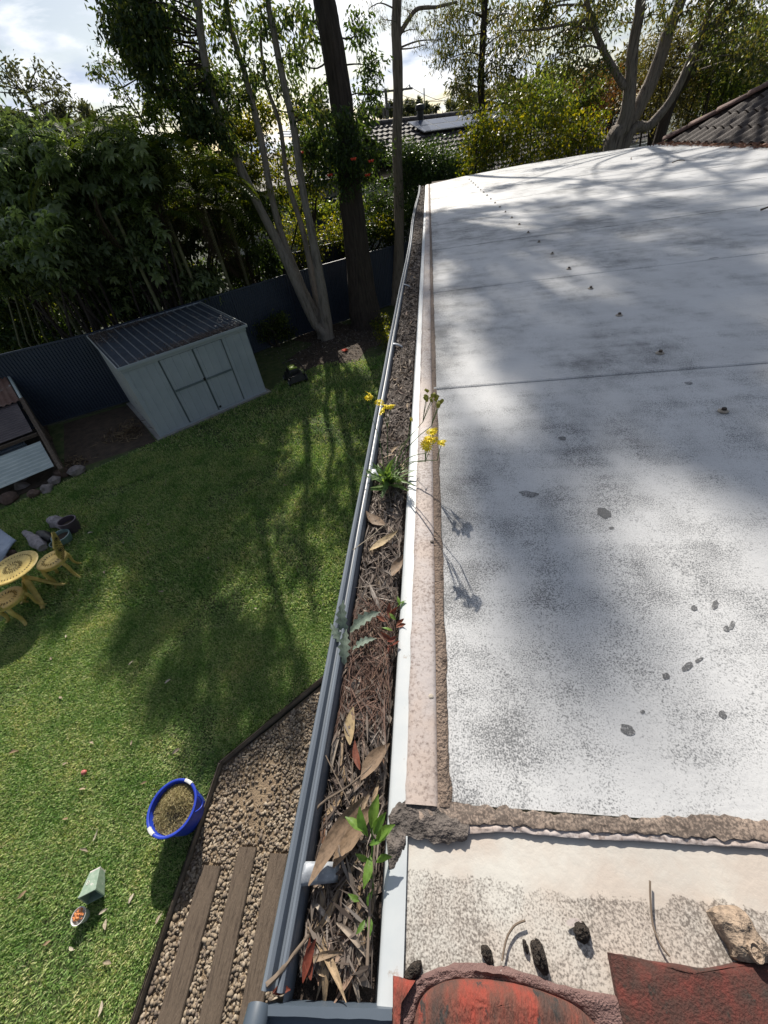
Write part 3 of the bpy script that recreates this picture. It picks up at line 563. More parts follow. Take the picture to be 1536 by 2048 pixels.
def clump(name, mat, px, py, rx, ry, h, label, cat, group=None, rot=0.0, parent=None):
    """lumpy crumb mass"""
    c = onz(px, py, 3.949 + 0.02 * onz(px, py, 3.95)[0]); b = B(); P = []; n, m = 9, 16
    for i in range(n + 1):
        t = i / n * math.pi / 2 * 1.0; row = []
        for j in range(m + 1):
            a = 2 * math.pi * (j % m) / m; k = 1 + 0.30 * mnoise.noise(Vector((math.cos(a) * 2 + px, math.sin(a) * 2, t * 2))) + 0.22 * mnoise.noise(Vector((math.cos(a) * 6 + px, math.sin(a) * 6, t * 7)))
            x = rx * math.cos(t) * math.cos(a) * k; y = ry * math.cos(t) * math.sin(a) * k
            row.append(c + np.array((x * math.cos(rot) - y * math.sin(rot), x * math.sin(rot) + y * math.cos(rot), h * math.sin(t) * k)))
        P.append(row)
    b.sheet(P); return tag(b.build(name, mat, parent, smooth=60), label, cat, group)
clump("moss_clump", "soot", 1163, 1864, 0.0085, 0.0075, 0.010, "round dark moss clump alone on the white roof", "moss", "dark moss clumps")
px_patch("washer_stain", "strip_paint", [(1148 + 16 * math.cos(a * .52), 1845 + 9 * math.sin(a * .52)) for a in range(12)], 0.001)
clump("moss_clump", "soot", 1078, 1912, 0.0075, 0.0125, 0.010, "long dark moss clump touching the mortar edge", "moss", "dark moss clumps", 0.35)
clump("moss_clump", "soot", 1051, 1893, 0.0028, 0.0055, 0.005, "small dark moss crumb beside the long clump", "moss", "dark moss clumps", 0.2)
clump("moss_clump", "soot", 974, 1908, 0.0055, 0.0075, 0.006, "ragged dark moss clump above the rounded mortar", "moss", "dark moss clumps", 0.5)
clump("moss_clump", "soot", 828, 1942, 0.0105, 0.006, 0.009, "dark moss clump at the corner of the gutter and tile", "moss", "dark moss clumps", 0.6)
for pts, lab in (([(1050, 1841), (1030, 1850), (1015, 1872), (1008, 1898), (1004, 1922)], "thin curved twig on the white roof near the moss"), ([(1297, 1762), (1298, 1800), (1303, 1850), (1318, 1888), (1336, 1912)], "thin bent twig lying above the maroon tile")):
    q = [onz(x, y, 3.9535) for x, y in pts]; q = [p + (0, 0, 0.02 * p[0]) for p in q]
    b = B(); b.tube(interp(q, 5), 0.0011, 6); tag(b.build("twig", "twig_mat", smooth=60), lab, "twig")
# ------------------------------------------------------------------ gutter
def gx(y): return 0.010 * math.sin((y - 2.2) * 1.25) * min(1, max(0, (y - 2.2) / 2)) + 0.0012 * mnoise.noise(Vector((y * 2.5, 0, 0)))
def gz(y): return 0.006 * math.sin(y * 0.9 + 1) * min(1, max(0, (y - 1.5) / 3)) + 0.001 * mnoise.noise(Vector((y * 3, 4, 0)))
gt = thing("roof_gutter", (-0.14, 0, 3.83), "long blue-grey metal gutter choked with dry leaves along the roof edge", "gutter")
def gsweep(name, prof, mat, y0, y1, n=150, smooth=35):
    P = []
    for i in range(n + 1):
        y = y0 + (y1 - y0) * (i / n) ** 1.5; k = 1.0
        P.append([(x + (gx(y) if x < -0.1 else 0), y, z + (gz(y) if x < -0.1 else 0)) for x, z in prof])
    return B().sheet(P).build(name, mat, gt, smooth=smooth)
gsweep("trough", [(-0.1735, 3.952), (-0.1715, 3.944), (-0.1725, 3.90), (-0.174, 3.845), (-0.165, 3.835), (-0.09, 3.832), (-0.0785, 3.84), (-0.0775, 3.925)], "gutter_blue", -0.088, 9.95)
lipo = gsweep("front_lip", [(-0.1738, 3.9515), (-0.1748, 3.9555), (-0.1775, 3.9575), (-0.1805, 3.9562), (-0.1825, 3.9525), (-0.1838, 3.9485), (-0.1862, 3.9485), (-0.1875, 3.9525), (-0.1895, 3.9578), (-0.1935, 3.9602), (-0.1975, 3.9585), (-0.1998, 3.953), (-0.2003, 3.94), (-0.2015, 3.90), (-0.2005, 3.855), (-0.19, 3.835)], "gutter_blue", -0.073, 9.95)
b = B(); e0 = onz(508, 2012, 3.957); e1 = onz(784, 2022, 3.957); ex = unit((e1 - e0) * (1, 1, 0)); ey = np.cross((0, 0, 1), ex); ln = np.linalg.norm(e1 - e0)
P = []
for i in range(13):
    p = e0 + ex * (0.012 + (ln - 0.012) * i / 12); row = []
    for (d, z) in ((0.0, -0.125), (0.002, -0.008), (0.001, -0.001), (-0.006, 0.0), (-0.0085, -0.006), (-0.011, -0.0075), (-0.03, -0.0085), (-0.06, -0.009), (-0.085, -0.012)): row.append(p + ey * (d + 0.0006 * mnoise.noise(Vector((i, d * 90, 0)))) + np.array((0, 0, z)))
    P.append(row)
B().sheet(P).build("corner_cap", "gutter_dark", gt, smooth=40)
b = B(); c = e0 + ex * 0.004 - ey * 0.035; b.tube([c + ey * 0.034 - (0, 0, 0.006), c + ey * 0.02, c - ey * 0.05, c - ey * 0.09], [0.0125, 0.0132, 0.0135, 0.0135], 14); b.build("corner_bead", "gutter_dark", gt, smooth=60)
for (x, y, wd) in ((640, 1752, 0.0115), (805, 571, 0.012), (787, 690, 0.012), (738, 948, 0.016)):
    p = onz(x, y, 3.95); yy = p[1]; b = B(); P = []
    for t in np.linspace(0, 1, 9):
        row = []
        for u in np.linspace(-1, 1, 7): row.append((-0.1755 + gx(yy) + 0.042 * t, yy + wd * u * (1 - 0.18 * t) + 0.006 * t, 3.9545 - 0.004 * t + 0.0035 * (1 - abs(u) ** 2.2) - 0.016 * t ** 2))
        P.append(row)
    B().sheet(P).build("gutter_strap", "galv", gt, smooth=40, solid=0.0008)
# ------------------------------------------------------------------ litter in the gutter
def zbed(x, y): return 3.925 + 0.008 * mnoise.noise(Vector((x * 14, y * 5, 2))) + 0.006 * mnoise.noise(Vector((x * 30, y * 18, 5))) + 0.006 * max(0, min(1, (y - 0.1))) * 1.4
P = [[(x + (gx(y) if x < -0.12 else 0), y, zbed(x, y) - 0.006) for x in np.linspace(-0.172, -0.077, 12)] for y in np.concatenate([np.linspace(-0.082, 2, 140), np.linspace(2.05, 9.9, 150)])]
tag(B().sheet(P).build("leaf_mould", "debris_bed", smooth=80), "dark rotted leaf mould lying along the bottom of the gutter", "leaf mould", kind="stuff")
def leafmesh(name, ln, wd, curl, twist, seg=7, serr=0.0, fold=0.25, seed=0, wav=0.12):
    """one leaf lying along +x, base at the origin"""
    P = []; x = z = 0.0; a = curl * -0.5; r = random.Random(seed)
    for i in range(seg + 1):
        t = i / seg; w = wd * 0.5 * (math.sin(math.pi * min(1, 0.02 + t * 0.975) ** 0.92) ** 0.95) * (1 + serr * (1 if i % 2 else -1))
        w = max(w, 0.0006); tw = twist * (t - 0.5); yb = ln * 0.10 * math.sin(math.pi * t) * (wav * 5)
        row = []
        for u in (-1, -.5, 0, .5, 1):
            yy = u * w * math.cos(tw * 1.0); zz = u * w * math.sin(tw) + (abs(u) ** 1.4 * w * fold) + r.uniform(-.10, .10) * w * abs(u)
            row.append((x, yb + yy, z + zz))
        P.append(row); st = ln / seg; a += curl / seg; x += st * math.cos(a); z += st * math.sin(a)
    b = B(); b.sheet(P); V = np.array(b.v); V[:, 2] -= V[:, 2].min(); me = bpy.data.meshes.new(name); me.from_pydata([tuple(v) for v in V], [], b.f)
    me.polygons.foreach_set("use_smooth", [True] * len(me.polygons)); me.update(); return me
def place(name, me, mat, loc, rot, sc, label, cat, group):
    o = bpy.data.objects.new(name, me); COL.objects.link(o); o.location = tuple(float(v) for v in loc); o.rotation_euler = rot; o.scale = (sc, sc, sc) if not hasattr(sc, '__len__') else sc
    return tag(o, label, cat, group)
gum = [leafmesh("gum_leaf", random.uniform(.06, .105), random.uniform(.006, .012), random.uniform(-1.3, 1.6), random.uniform(-2.2, 2.2), 8, 0, random.uniform(.1, .6), i) for i in range(12)]
for me in gum: me.materials.append(MATS["dry_leaf_mat"])
brd = [leafmesh("broad_leaf", random.uniform(.028, .05), random.uniform(.009, .016), random.uniform(-1.8, 2.2), random.uniform(-1.5, 1.5), 8, 0, random.uniform(.2, .7), 50 + i) for i in range(8)]
for me in brd: me.materials.append(MATS["dry_leaf_mat"])
def ingut(y): return -0.125 + random.uniform(-0.037, 0.037)
for i in range(270):
    y = -0.055 + 3.4 * (random.random() ** 2.1); x = ingut(y); br = random.random() < 0.33
    me = random.choice(brd if br else gum); th = random.gauss(math.pi / 2, 0.55) + (math.pi if random.random() < .5 else 0)
    s = random.uniform(0.5, 0.9); ln = me.vertices[-1].co.x * s
    xc = min(max(x, -0.165 + 0.5 * abs(ln * math.cos(th))), -0.086 - 0.5 * abs(ln * math.cos(th))) if abs(ln * math.cos(th)) < .078 else -0.126
    lx, ly = xc - 0.5 * ln * math.cos(th), y - 0.5 * ln * math.sin(th)
    if ly < -0.06: ly = -0.058 + abs(ln * math.sin(th)) * (0 if math.sin(th) > 0 else 1)
    place("dry_leaf", me, None, (lx, ly, zbed(x, y) - 0.002 + random.uniform(0, .008)), (random.gauss(0, .45), random.gauss(0, .14), th), s,
          ("broad curled dry leaf " if br else "narrow dry gum leaf ") + ("at the near gutter corner" if y < .02 else "in the litter around the green seedling" if y < .2 else "in the litter between the seedling and the thistle" if y < .45 else "in the litter around the flowering weed" if y < 1.0 else "in the gutter beyond the flowering weed"), "leaf", "broad dry leaves in the gutter" if br else "narrow dry leaves in the gutter")
def special(name, px, py, ang, ln, wd, mat, z, label, curl=0.3, tw=0.3, pitch=0.0, seg=10, serr=0.0, roll=0.0, cat="leaf", fold=0.25, group=None):
    me = leafmesh(name, ln, wd, curl, tw, seg, serr, fold, int(px)); me.materials.append(MATS[mat]); return place(name, me, None, onz(px, py, z), (roll, pitch, ang), 1, label, cat, group)
special("dry_leaf", 622, 1770, 0.98, 0.112, 0.020, "dry_tan_mat", 3.958, "long smooth brown leaf lying across the metal gutter strap", 0.8, 1.0, -0.12, 16)
special("dry_leaf", 668, 1735, 0.95, 0.085, 0.024, "dry_tan_mat", 3.942, "broad tan leaf under the long brown leaf beside the green seedling", 0.5, 0.3, -0.05, 16)
special("dry_leaf", 700, 1490, 1.62, 0.055, 0.017, "dry_yellow_mat", 3.945, "pale yellow blunt leaf standing out in the needles mid gutter", 0.1, 0.2)
special("dry_leaf", 722, 1560, 0.9, 0.062, 0.022, "dry_tan_mat", 3.945, "grey-tan leaf leaning on the white edge trim above the seedling", 0.3, 0.4)
special("dry_leaf", 720, 1540, 1.9, 0.04, 0.010, "dry_red_mat", 3.944, "orange brown leaf point below the pale yellow leaf", 0.2, 0.5)
special("dry_leaf", 606, 1965, 1.3, 0.036, 0.010, "dry_red_mat", 3.946, "bright red leaf near the gutter corner", 0.3, 0.9, -0.2)
special("dry_leaf", 622, 1960, 1.8, 0.032, 0.010, "dry_red_mat", 3.946, "red pointed leaf beside the bright red one", 0.3, -0.9, -0.1)
special("dry_leaf", 545, 1985, 0.2, 0.02, 0.008, "dry_red_mat", 3.95, "small red leaf in the outer gutter corner", 0.3, 0.3)
special("dry_leaf", 740, 1105, 0.75, 0.085, 0.02, "dry_yellow_mat", 3.944, "curved pale leaf spanning the gutter below the flowering weed", 0.9, 0.6)
special("dry_leaf", 770, 1052, 2.4, 0.07, 0.025, "dry_tan_mat", 3.944, "folded brown leaf just below the flowering weed", 0.7, 0.6)
special("dry_leaf", 785, 1155, 1.2, 0.06, 0.022, "dry_tan_mat", 3.944, "rolled brown leaf against the edge trim above the thistle", 0.9, 1.2)
def twig(pts, r, label, mat="twig_mat", group=None, name="twig"):
    b = B(); q = interp(pts, 4); n = len(q); b.tube(q, [r * (1 - 0.5 * i / n) for i in range(n)], 6, lump=.2); return tag(b.build(name, mat, smooth=60), label, "twig", group)
twig([onz(533, 1972, 3.962), onz(560, 1945, 3.958), onz(590, 1905, 3.95), onz(618, 1870, 3.942)], 0.003, "thick grey stick poking over the gutter lip at the corner")
twig([onz(608, 1660, 3.945), onz(640, 1610, 3.948), onz(700, 1570, 3.946), onz(745, 1530, 3.945)], 0.002, "pale grey stick slanting across the gutter above the strap")
twig([onz(735, 1930, 3.945), onz(738, 1850, 3.948), onz(742, 1770, 3.946), onz(750, 1690, 3.94)], 0.002, "straight grey stick along the gutter beside the seedling")
twig([onz(706, 1100, 3.957), onz(740, 1075, 3.953), onz(774, 1050, 3.948), onz(800, 1085, 3.945)], 0.0011, "pale bent straw resting on the gutter lip", "pale_leaf_mat")
twig([onz(648, 1505, 3.95), onz(675, 1560, 3.948), onz(700, 1610, 3.946)], 0.0011, "thin straight twig from the lip toward the seedling")
for i in range(26):
    y = -0.05 + 2.2 * random.random() ** 1.8; th = random.gauss(math.pi / 2, .5); ln = random.uniform(.05, .13); x = -0.125 + random.uniform(-.02, .02); dx, dy = math.cos(th) * ln / 2, math.sin(th) * ln / 2
    dx = max(-.036 + abs(x + .125), min(.036 - abs(x + .125), dx)); z = zbed(x, y) + 0.010
    twig([(x - dx, max(-.06, y - dy), z - .003), (x + random.uniform(-.008, .008), y, z + random.uniform(0, .006)), (x + dx, y + dy, z)], random.uniform(.0008, .0016), "short dry twig tangled in the gutter litter", group="twigs in the gutter litter")
def litter(n, yr, pw, Lm, Wm):
    y = yr[0] + (yr[1] - yr[0]) * rng.random(n) ** pw; x = -0.125 + rng.uniform(-.045, .045, n); a = rng.normal(math.pi / 2, .75, n); Ln = Lm * rng.uniform(.4, 1.3, n) * (1 + .05 * y); w = Wm * rng.uniform(.4, 1.5, n) * (1 + .06 * y)
    gxx = np.array([gx(q) for q in y]); z = np.array([zbed(p, q) for p, q in zip(x, y)]) - 0.004 + rng.uniform(0, .011, n)
    d = np.stack([np.cos(a), np.sin(a), rng.normal(0, .22, n)], 1); s = np.stack([-np.sin(a), np.cos(a), rng.normal(0, .5, n)], 1)
    d[:, 0] *= np.minimum(1, 0.06 / (np.abs(d[:, 0]) * Ln + 1e-6)); c = np.stack([x + gxx * (x < -.12), y, z], 1)
    c[:, 0] = np.clip(c[:, 0], -0.168 + np.abs(d[:, 0]) * Ln / 2, -0.081 - np.abs(d[:, 0]) * Ln / 2); c[:, 1] = np.maximum(c[:, 1], -0.063 + np.abs(d[:, 1]) * Ln / 2)
    bend = np.stack([0 * a, 0 * a, rng.uniform(-.2, .35, n) * Ln * .35], 1)
    p0 = c - d * (Ln / 2)[:, None]; p2 = c + d * (Ln / 2)[:, None]; m1 = c + bend + s * (w / 2)[:, None]; m2 = c + bend - s * (w / 2)[:, None]
    return np.stack([p0, m1, p2, m2], 1).reshape(-1, 3)
V = np.concatenate([litter(2600, (-.06, 1.3), 1.0, .05, .0016), litter(900, (-.06, 1.3), 1.0, .028, .009), litter(7000, (1.2, 9.9), 1.4, .045, .0026), litter(2600, (1.0, 9.9), 1.4, .035, .007)])
_t = np.concatenate([litter(520, (-.06, .75), 1.1, .05, .0035), litter(420, (-.06, .75), 1.1, .03, .0016)]); _t[:, 2] += .008; V = np.concatenate([V, _t])
tag(link_mesh("leaf_litter", np_mesh("leaf_litter", V, np.arange(len(V)).reshape(-1, 4)), "dry_litter_mat"), "fine brown needles and leaf scraps filling the gutter", "leaf litter", kind="stuff")
V = litter(420, (.20, .42), 1.0, .09, .0013); V[:, 2] += .010; m = leafmat("needle_mat", [(0.12, 0.065, 0.047), (0.17, 0.10, 0.075), (0.09, 0.055, 0.045)], 0.05, 0.8)
tag(link_mesh("needle_pile", np_mesh("needle_pile", V, np.arange(len(V)).reshape(-1, 4)), "needle_mat"), "mat of reddish brown needles in the middle of the gutter", "needles", kind="stuff")
# ------------------------------------------------------------------ weeds in the gutter
weed = thing("flowering_weed", (-0.13, 0.80, 3.925), "weed with clusters of yellow daisy flowers growing from the gutter", "weed")
base = np.array((-0.13, 0.80, 3.925))
def stem(parent, pts, r=0.0011, mat="weed_green", name="stem"):
    b = B(); q = interp(pts, 6); n = len(q); b.tube(q, [r * (1.15 - 0.6 * i / n) for i in range(n)], 6); return b.build(name, mat, parent, smooth=70)
def child_leaf(parent, me, loc, rot, sc=1.0, name="leaf"):
    o = bpy.data.objects.new(name, me); COL.objects.link(o); o.parent = parent; o.location = tuple(float(v) for v in (np.array(loc) - WORLDLOC[parent.name])); o.rotation_euler = rot; o.scale = (sc,) * 3; return o
wl = [leafmesh("weed_leaf", random.uniform(.05, .085), random.uniform(.006, .010), random.uniform(-.9, -.2), random.uniform(-.6, .6), 8, 0.22, .3, 90 + i) for i in range(6)]
for me in wl: me.materials.append(MATS["weed_green"])
for i in range(46): child_leaf(weed, random.choice(wl), base + (random.uniform(-.006, .006), random.uniform(-.006, .006), random.uniform(.0, .03)), (random.gauss(0, .3), -random.uniform(.1, 1.25), random.uniform(0, 6.28)), random.uniform(.8, 1.45))
pet = B()
for k in range(13):
    a = 2 * math.pi * k / 13; ca, sa = math.cos(a), math.sin(a)
    V = [(0.002 * ca, 0.002 * sa, 0.0), (0.0065 * ca - 0.0014 * sa, 0.0065 * sa + 0.0014 * ca, 0.0012), (0.0105 * ca, 0.0105 * sa, 0.0), (0.0065 * ca + 0.0014 * sa, 0.0065 * sa - 0.0014 * ca, 0.0012)]
    pet.add(V, [(0, 1, 2, 3)])
pet.lathe((0, 0, -0.0045), [(0.0005, 0), (0.002, 0.001), (0.0024, 0.004), (0.0027, 0.0058), (0.0012, 0.0068), (0, 0.007)], 8)
petm = bpy.data.meshes.new("flower_head"); petm.from_pydata(pet.v, [], pet.f); petm.materials.append(MATS["petal"]); petm.update()
sd = B(); sd.lathe((0, 0, -0.004), [(0.0006, 0), (0.0026, 0.0015), (0.0028, 0.005), (0.002, 0.0075), (0.0024, 0.0088), (0, 0.009)], 8); sdm = bpy.data.meshes.new("seed_head"); sdm.from_pydata(sd.v, [], sd.f); sdm.materials.append(MATS["seedhead"]); sdm.update()
def umbel(cx, cy, Y, n, spread, me, top, sc=1.0, droop=0.02):
    tip = ony(cx, cy, Y); fork = tip - (0, 0, 0.03) + 0.12 * (base - tip); mid = base * .5 + fork * .5 + np.array((0.0, 0.02, 0.02))
    stem(weed, [base + (random.uniform(-.005, .005), 0, 0), mid, fork], 0.0012)
    for k in range(n):
        p = tip + rng.normal(0, spread, 3); stem(weed, [fork, fork * .5 + p * .5 + (0, 0, .002), p - (0, 0, .004)], 0.0008)
        child_leaf(weed, me, p, (random.gauss(0, .5), random.gauss(0, .5), random.uniform(0, 6)), sc * 1.25 * random.uniform(.85, 1.15), top)
umbel(772, 816, 0.92, 5, 0.010, petm, "flower_head", 1.15); umbel(868, 866, 0.70, 3, 0.006, petm, "flower_head", 1.05); umbel(863, 888, 0.69, 4, 0.006, petm, "flower_head", 1.05); umbel(892, 884, 0.68, 2, 0.006, petm, "flower_head", 0.85)
umbel(738, 798, 0.95, 2, 0.006, petm, "flower_head", 1.0); umbel(820, 840, 0.9, 1, 0.003, petm, "flower_head", 0.7); umbel(855, 800, 0.88, 7, 0.010, sdm, "seed_head", 1.3); umbel(876, 808, 0.86, 6, 0.008, sdm, "seed_head", 1.3)
q = [base, ony(735, 950, 0.83), ony(700, 915, 0.86), ony(675, 880, 0.88), ony(668, 858, 0.9), ony(645, 835, 0.92)]; stem(weed, q, 0.0011)
stem(weed, [q[4], ony(648, 856, .9), ony(637, 850, .9)], .0008)
for a, b_ in ((640, 833), (636, 851), (667, 846)): child_leaf(weed, sdm, ony(a, b_, .91), (1.2, 0, 0), 0.9, "seed_head")
seed = thing("green_seedling", onz(745, 1775, 3.935), "bright green seedling with oval leaves in the gutter beside the big brown leaf", "seedling")
sb = onz(745, 1775, 3.935); spx = [(740, 1720, 3.955), (742, 1670, 3.975)]; stem(seed, [sb, onz(742, 1735, 3.955), onz(745, 1690, 3.972), onz(742, 1650, 3.985)], 0.0017, "weed_bright")
ovl = [leafmesh("seedling_leaf", .031, .0115, -.5, .3, 7, 0.05, .3, 120 + i) for i in range(3)]
for me in ovl: me.materials.append(MATS["weed_bright"])
for (x, y, z, an, s, pt) in [(742, 1655, 3.985, 1.35, 1.15, -.3), (736, 1672, 3.98, 2.0, 1.05, -.4), (732, 1662, 3.98, 2.75, 1.0, -.2), (748, 1668, 3.982, 0.95, 0.95, -.5), (752, 1690, 3.972, 0.7, 1.1, -.4), (740, 1690, 3.975, 0.2, .55, -.5), (742, 1712, 3.963, -1.75, 1.0, -.1), (738, 1720, 3.96, 2.9, .6, -.3), (752, 1725, 3.96, .3, .7, -.2)]:
    child_leaf(seed, random.choice(ovl), onz(x, y, z), (random.gauss(0, .3), pt, an), s)
sd2 = thing("tiny_seedling", onz(738, 1830, 3.935), "tiny weed seedling low in the gutter below the bright green one", "seedling")
for (x, y, an, s) in [(722, 1800, 2.9, .55), (735, 1812, 1.2, .5), (738, 1830, -1.4, .6), (730, 1840, -2.2, .5)]: child_leaf(sd2, random.choice(ovl), onz(x, y, 3.945), (0, -.2, an), s)
th = thing("thistle_rosette", onz(690, 1250, 3.935), "grey-green thistle weed with jagged leaves at the gutter lip", "weed")
tm = [leafmesh("thistle_leaf", .07, .021, -.5, .3, 11, 0.33, .3, 130 + i) for i in range(2)]
for me in tm: me.materials.append(MATS["weed_grey"])
for (x, y, an, s, pt) in [(695, 1275, 1.75, 1.0, -.55), (700, 1265, .55, 1.0, -.25), (688, 1330, 1.6, .9, -.3), (705, 1300, .4, .7, -.2), (690, 1290, 2.3, .7, -.4)]: child_leaf(th, random.choice(tm), onz(x, y, 3.945), (random.gauss(0, .3), pt, an), s)
bw = thing("ivy_sprig", onz(795, 1225, 3.935), "small green leafy sprig with brown dead leaves against the edge trim", "weed")
for (x, y, an, s) in [(795, 1215, .6, .7), (800, 1210, 1.9, .6), (792, 1240, 2.4, .6), (785, 1262, 3.0, .7)]: child_leaf(bw, random.choice(ovl), onz(x, y, 3.947), (random.gauss(0, .5), -.3, an), s)
bl = leafmesh("dead_leaf", .03, .010, .9, 1.0, 6, 0, .5, 8); bl.materials.append(MATS["dry_red_mat"])
for i in range(9): child_leaf(bw, bl, onz(random.uniform(772, 802), random.uniform(1235, 1300), 3.946), (random.gauss(0, .7), -.4, random.uniform(0, 6)), random.uniform(.6, 1.0), "dead_leaf")
# ================================================================== things in the yard
def heap(name, cx, cy, n, sx, sy, mat, label, cat, Lm=.16, w=.012, h=.2):
    c = np.stack([rng.normal(cx, sx, n), rng.normal(cy, sy, n), np.abs(rng.normal(0.02, h / 3, n))], 1); d = rng.normal(size=(n, 3)); d[:, 2] *= .5; d /= np.linalg.norm(d, axis=1)[:, None]; s = np.cross(d, rng.normal(size=(n, 3))); s /= np.linalg.norm(s, axis=1)[:, None]; Ln = (rng.uniform(.3, 1, n) * Lm)[:, None]
    V = np.stack([c - d * Ln, c + s * w, c + d * Ln, c - s * w], 1).reshape(-1, 3); V[:, 2] = np.maximum(V[:, 2], .012); return tag(link_mesh(name, np_mesh(name, V, np.arange(len(V)).reshape(-1, 4)), mat), label, cat, kind="stuff")
# ------------------------------------------------------------------ bucket of clippings
bc = np.array((-2.515, 0.49, 0.0)); bk = thing("plastic_bucket", bc, "bright blue plastic tub holding dry grass clippings on the lawn", "bucket")
def tilt(p): return p
b = B(); b.lathe(bc, [(0.0, 0.004), (0.165, 0.004), (0.172, 0.02), (0.198, 0.20), (0.216, 0.345), (0.214, 0.346), (0.205, 0.335), (0.188, 0.20), (0.162, 0.03), (0.0, 0.03)], 40); b.build("tub_wall", "blue_plastic", bk, smooth=40)
b = B(); b.lathe(bc, [(0.213, 0.332), (0.228, 0.334), (0.231, 0.345), (0.228, 0.355), (0.216, 0.358), (0.207, 0.352), (0.206, 0.338), (0.213, 0.332)], 40); b.build("rim", "blue_plastic", bk, smooth=50)
for a in (1.25, 4.15):
    b = B(); P = []
    for i in range(7):
        an = a + (i - 3) * 0.062; d = np.array((math.cos(an), math.sin(an), 0)); P.append([bc + d * r + (0, 0, z) for r, z in ((0.204, 0.334), (0.205, 0.357), (0.217, 0.362), (0.232, 0.357), (0.234, 0.330))])
    B().sheet(P).build("handle_tape", "white_plastic", bk, smooth=50)
for a in (0.2, 3.0):
    pts = []
    for i in range(13):
        t = i / 12; an = a + (t - 0.5) * 0.55; r = 0.236 + 0.018 * math.sin(math.pi * t); pts.append(bc + np.array((math.cos(an) * r, math.sin(an) * r, 0.335 - 0.06 * math.sin(math.pi * t))))
    b = B(); b.tube(pts, 0.006, 6); b.build("handle", "blue_plastic", bk, smooth=60)
n = 5200; r = np.sqrt(rng.random(n)) * 0.198; a = rng.uniform(0, 2 * np.pi, n); zz = 0.285 + 0.09 * np.exp(-((r * np.cos(a) + 0.0) ** 2 + (r * np.sin(a) - 0.05) ** 2) / 0.014) + rng.uniform(-.02, .012, n)
r = np.minimum(r, 0.192); c = np.stack([bc[0] + r * np.cos(a), bc[1] + r * np.sin(a), zz], 1); d = rng.normal(size=(n, 3)); d[:, 2] *= .4; d /= np.linalg.norm(d, axis=1)[:, None]; s = np.cross(d, rng.normal(size=(n, 3))); s /= np.linalg.norm(s, axis=1)[:, None]
Ln = rng.uniform(.012, .032, n)[:, None]; V = np.stack([c - d * Ln, c + s * .0022, c + d * Ln, c - s * .0022], 1).reshape(-1, 3)
tag(link_mesh("grass_clippings", np_mesh("grass_clippings", V, np.arange(len(V)).reshape(-1, 4)), "clippings_mat"), "pile of straw coloured grass clippings inside the blue tub", "clippings", kind="stuff")
b = B(); b.lathe(bc, [(0.0, 0.335), (0.05, 0.33), (0.1, 0.30), (0.15, 0.27), (0.193, 0.26)], 20); o = b.build("clippings_heap", "soil_mat", smooth=70); tag(o, "packed clippings under the loose straw in the blue tub", "clippings", kind="stuff")
# ------------------------------------------------------------------ small pots and litter on the lawn
gp = onz(200, 1785, 0.0); pt = thing("tapered_pot", gp, "green and cream tapered square pot tipped over on the lawn", "pot")
axd = unit((0.45, -0.85, 0.28)); side = unit(np.cross(axd, (0, 0, 1))); upn = np.cross(side, axd)
c0 = gp + np.array((-0.03, 0.05, 0.085)); b = B()
def sq(c, h, r0): return [c + side * sx * h * r0 + upn * sy * h * r0 for sx, sy in ((-1, -1), (1, -1), (1, 1), (-1, 1))]
R = [sq(c0 - axd * .085, .045, 1), sq(c0 - axd * .02, .055, 1), sq(c0 + axd * .075, .068, 1), sq(c0 + axd * .082, .072, 1), sq(c0 + axd * .095, .072, 1), sq(c0 + axd * .095, .06, 1), sq(c0 - axd * .06, .04, 1)]
b.add([p for r in R for p in r], [(i * 4 + k, i * 4 + (k + 1) % 4, i * 4 + 4 + (k + 1) % 4, i * 4 + 4 + k) for i in range(6) for k in range(4)] + [(0, 1, 2, 3), (24, 25, 26, 27)]); b.build("pot_body", "pot_green", pt)
b = B(); b.box(c0 - axd * .094, (.092, .092, .016), side, upn, axd, bev=.004); b.build("pot_base", "pot_pale", pt)
for k, (u, v) in enumerate(((.3, .0), (-.3, .04))):
    ctr = c0 + upn * .0615 + side * u * .07 + axd * v; q = [ctr + side * .014 * (1 - t) * math.cos(9 * t) + axd * .02 * (1 - t * .8) * math.sin(9 * t) for t in np.linspace(0, .85, 16)]
    b = B(); b.tube(q, .0025, 5); b.build("scroll", "pot_pale", pt)
sp = onz(172, 1832, 0.0); pt = thing("small_pot", sp, "small white pot full of orange bits on the lawn", "pot"); b = B(); b.lathe(sp, [(0, .004), (.038, .004), (.045, .03), (.058, .10), (.061, .104), (.056, .102), (.042, .03), (0, .02)], 22); b.build("pot_body", "white_plastic", pt, smooth=40)
for k in range(34):
    a = random.uniform(0, 6.28); r = .045 * math.sqrt(random.random()); b = B(); c = sp + np.array((r * math.cos(a), r * math.sin(a), .092 + .02 * (1 - r / .045) + random.uniform(0, .006))); d = rng.normal(size=3); b.lathe(c, [(0.001, -.011), (.006, -.007), (.0072, 0), (.006, .007), (.001, .011)], 7, ax=d, closed=True); b.build("nut", "orange_bits", pt, smooth=60)
p = onz(171, 1546, 0.0); b = B(); b.lathe(p, [(0.001, .0), (.02, .008), (.027, .026), (.021, .044), (.006, .052), (0.001, .05)], 14, sx=1.2, closed=True); tag(b.build("fallen_fruit", "red_plum", smooth=60), "small red and white fallen fruit on the sunlit lawn", "fruit")
lv = [leafmesh("lawn_leaf", random.uniform(.07, .11), random.uniform(.02, .032), random.uniform(-.7, .9), random.uniform(-.8, .8), 6, 0, .3, 200 + i) for i in range(6)]
for me in lv: me.materials.append(MATS["pale_leaf_mat"])
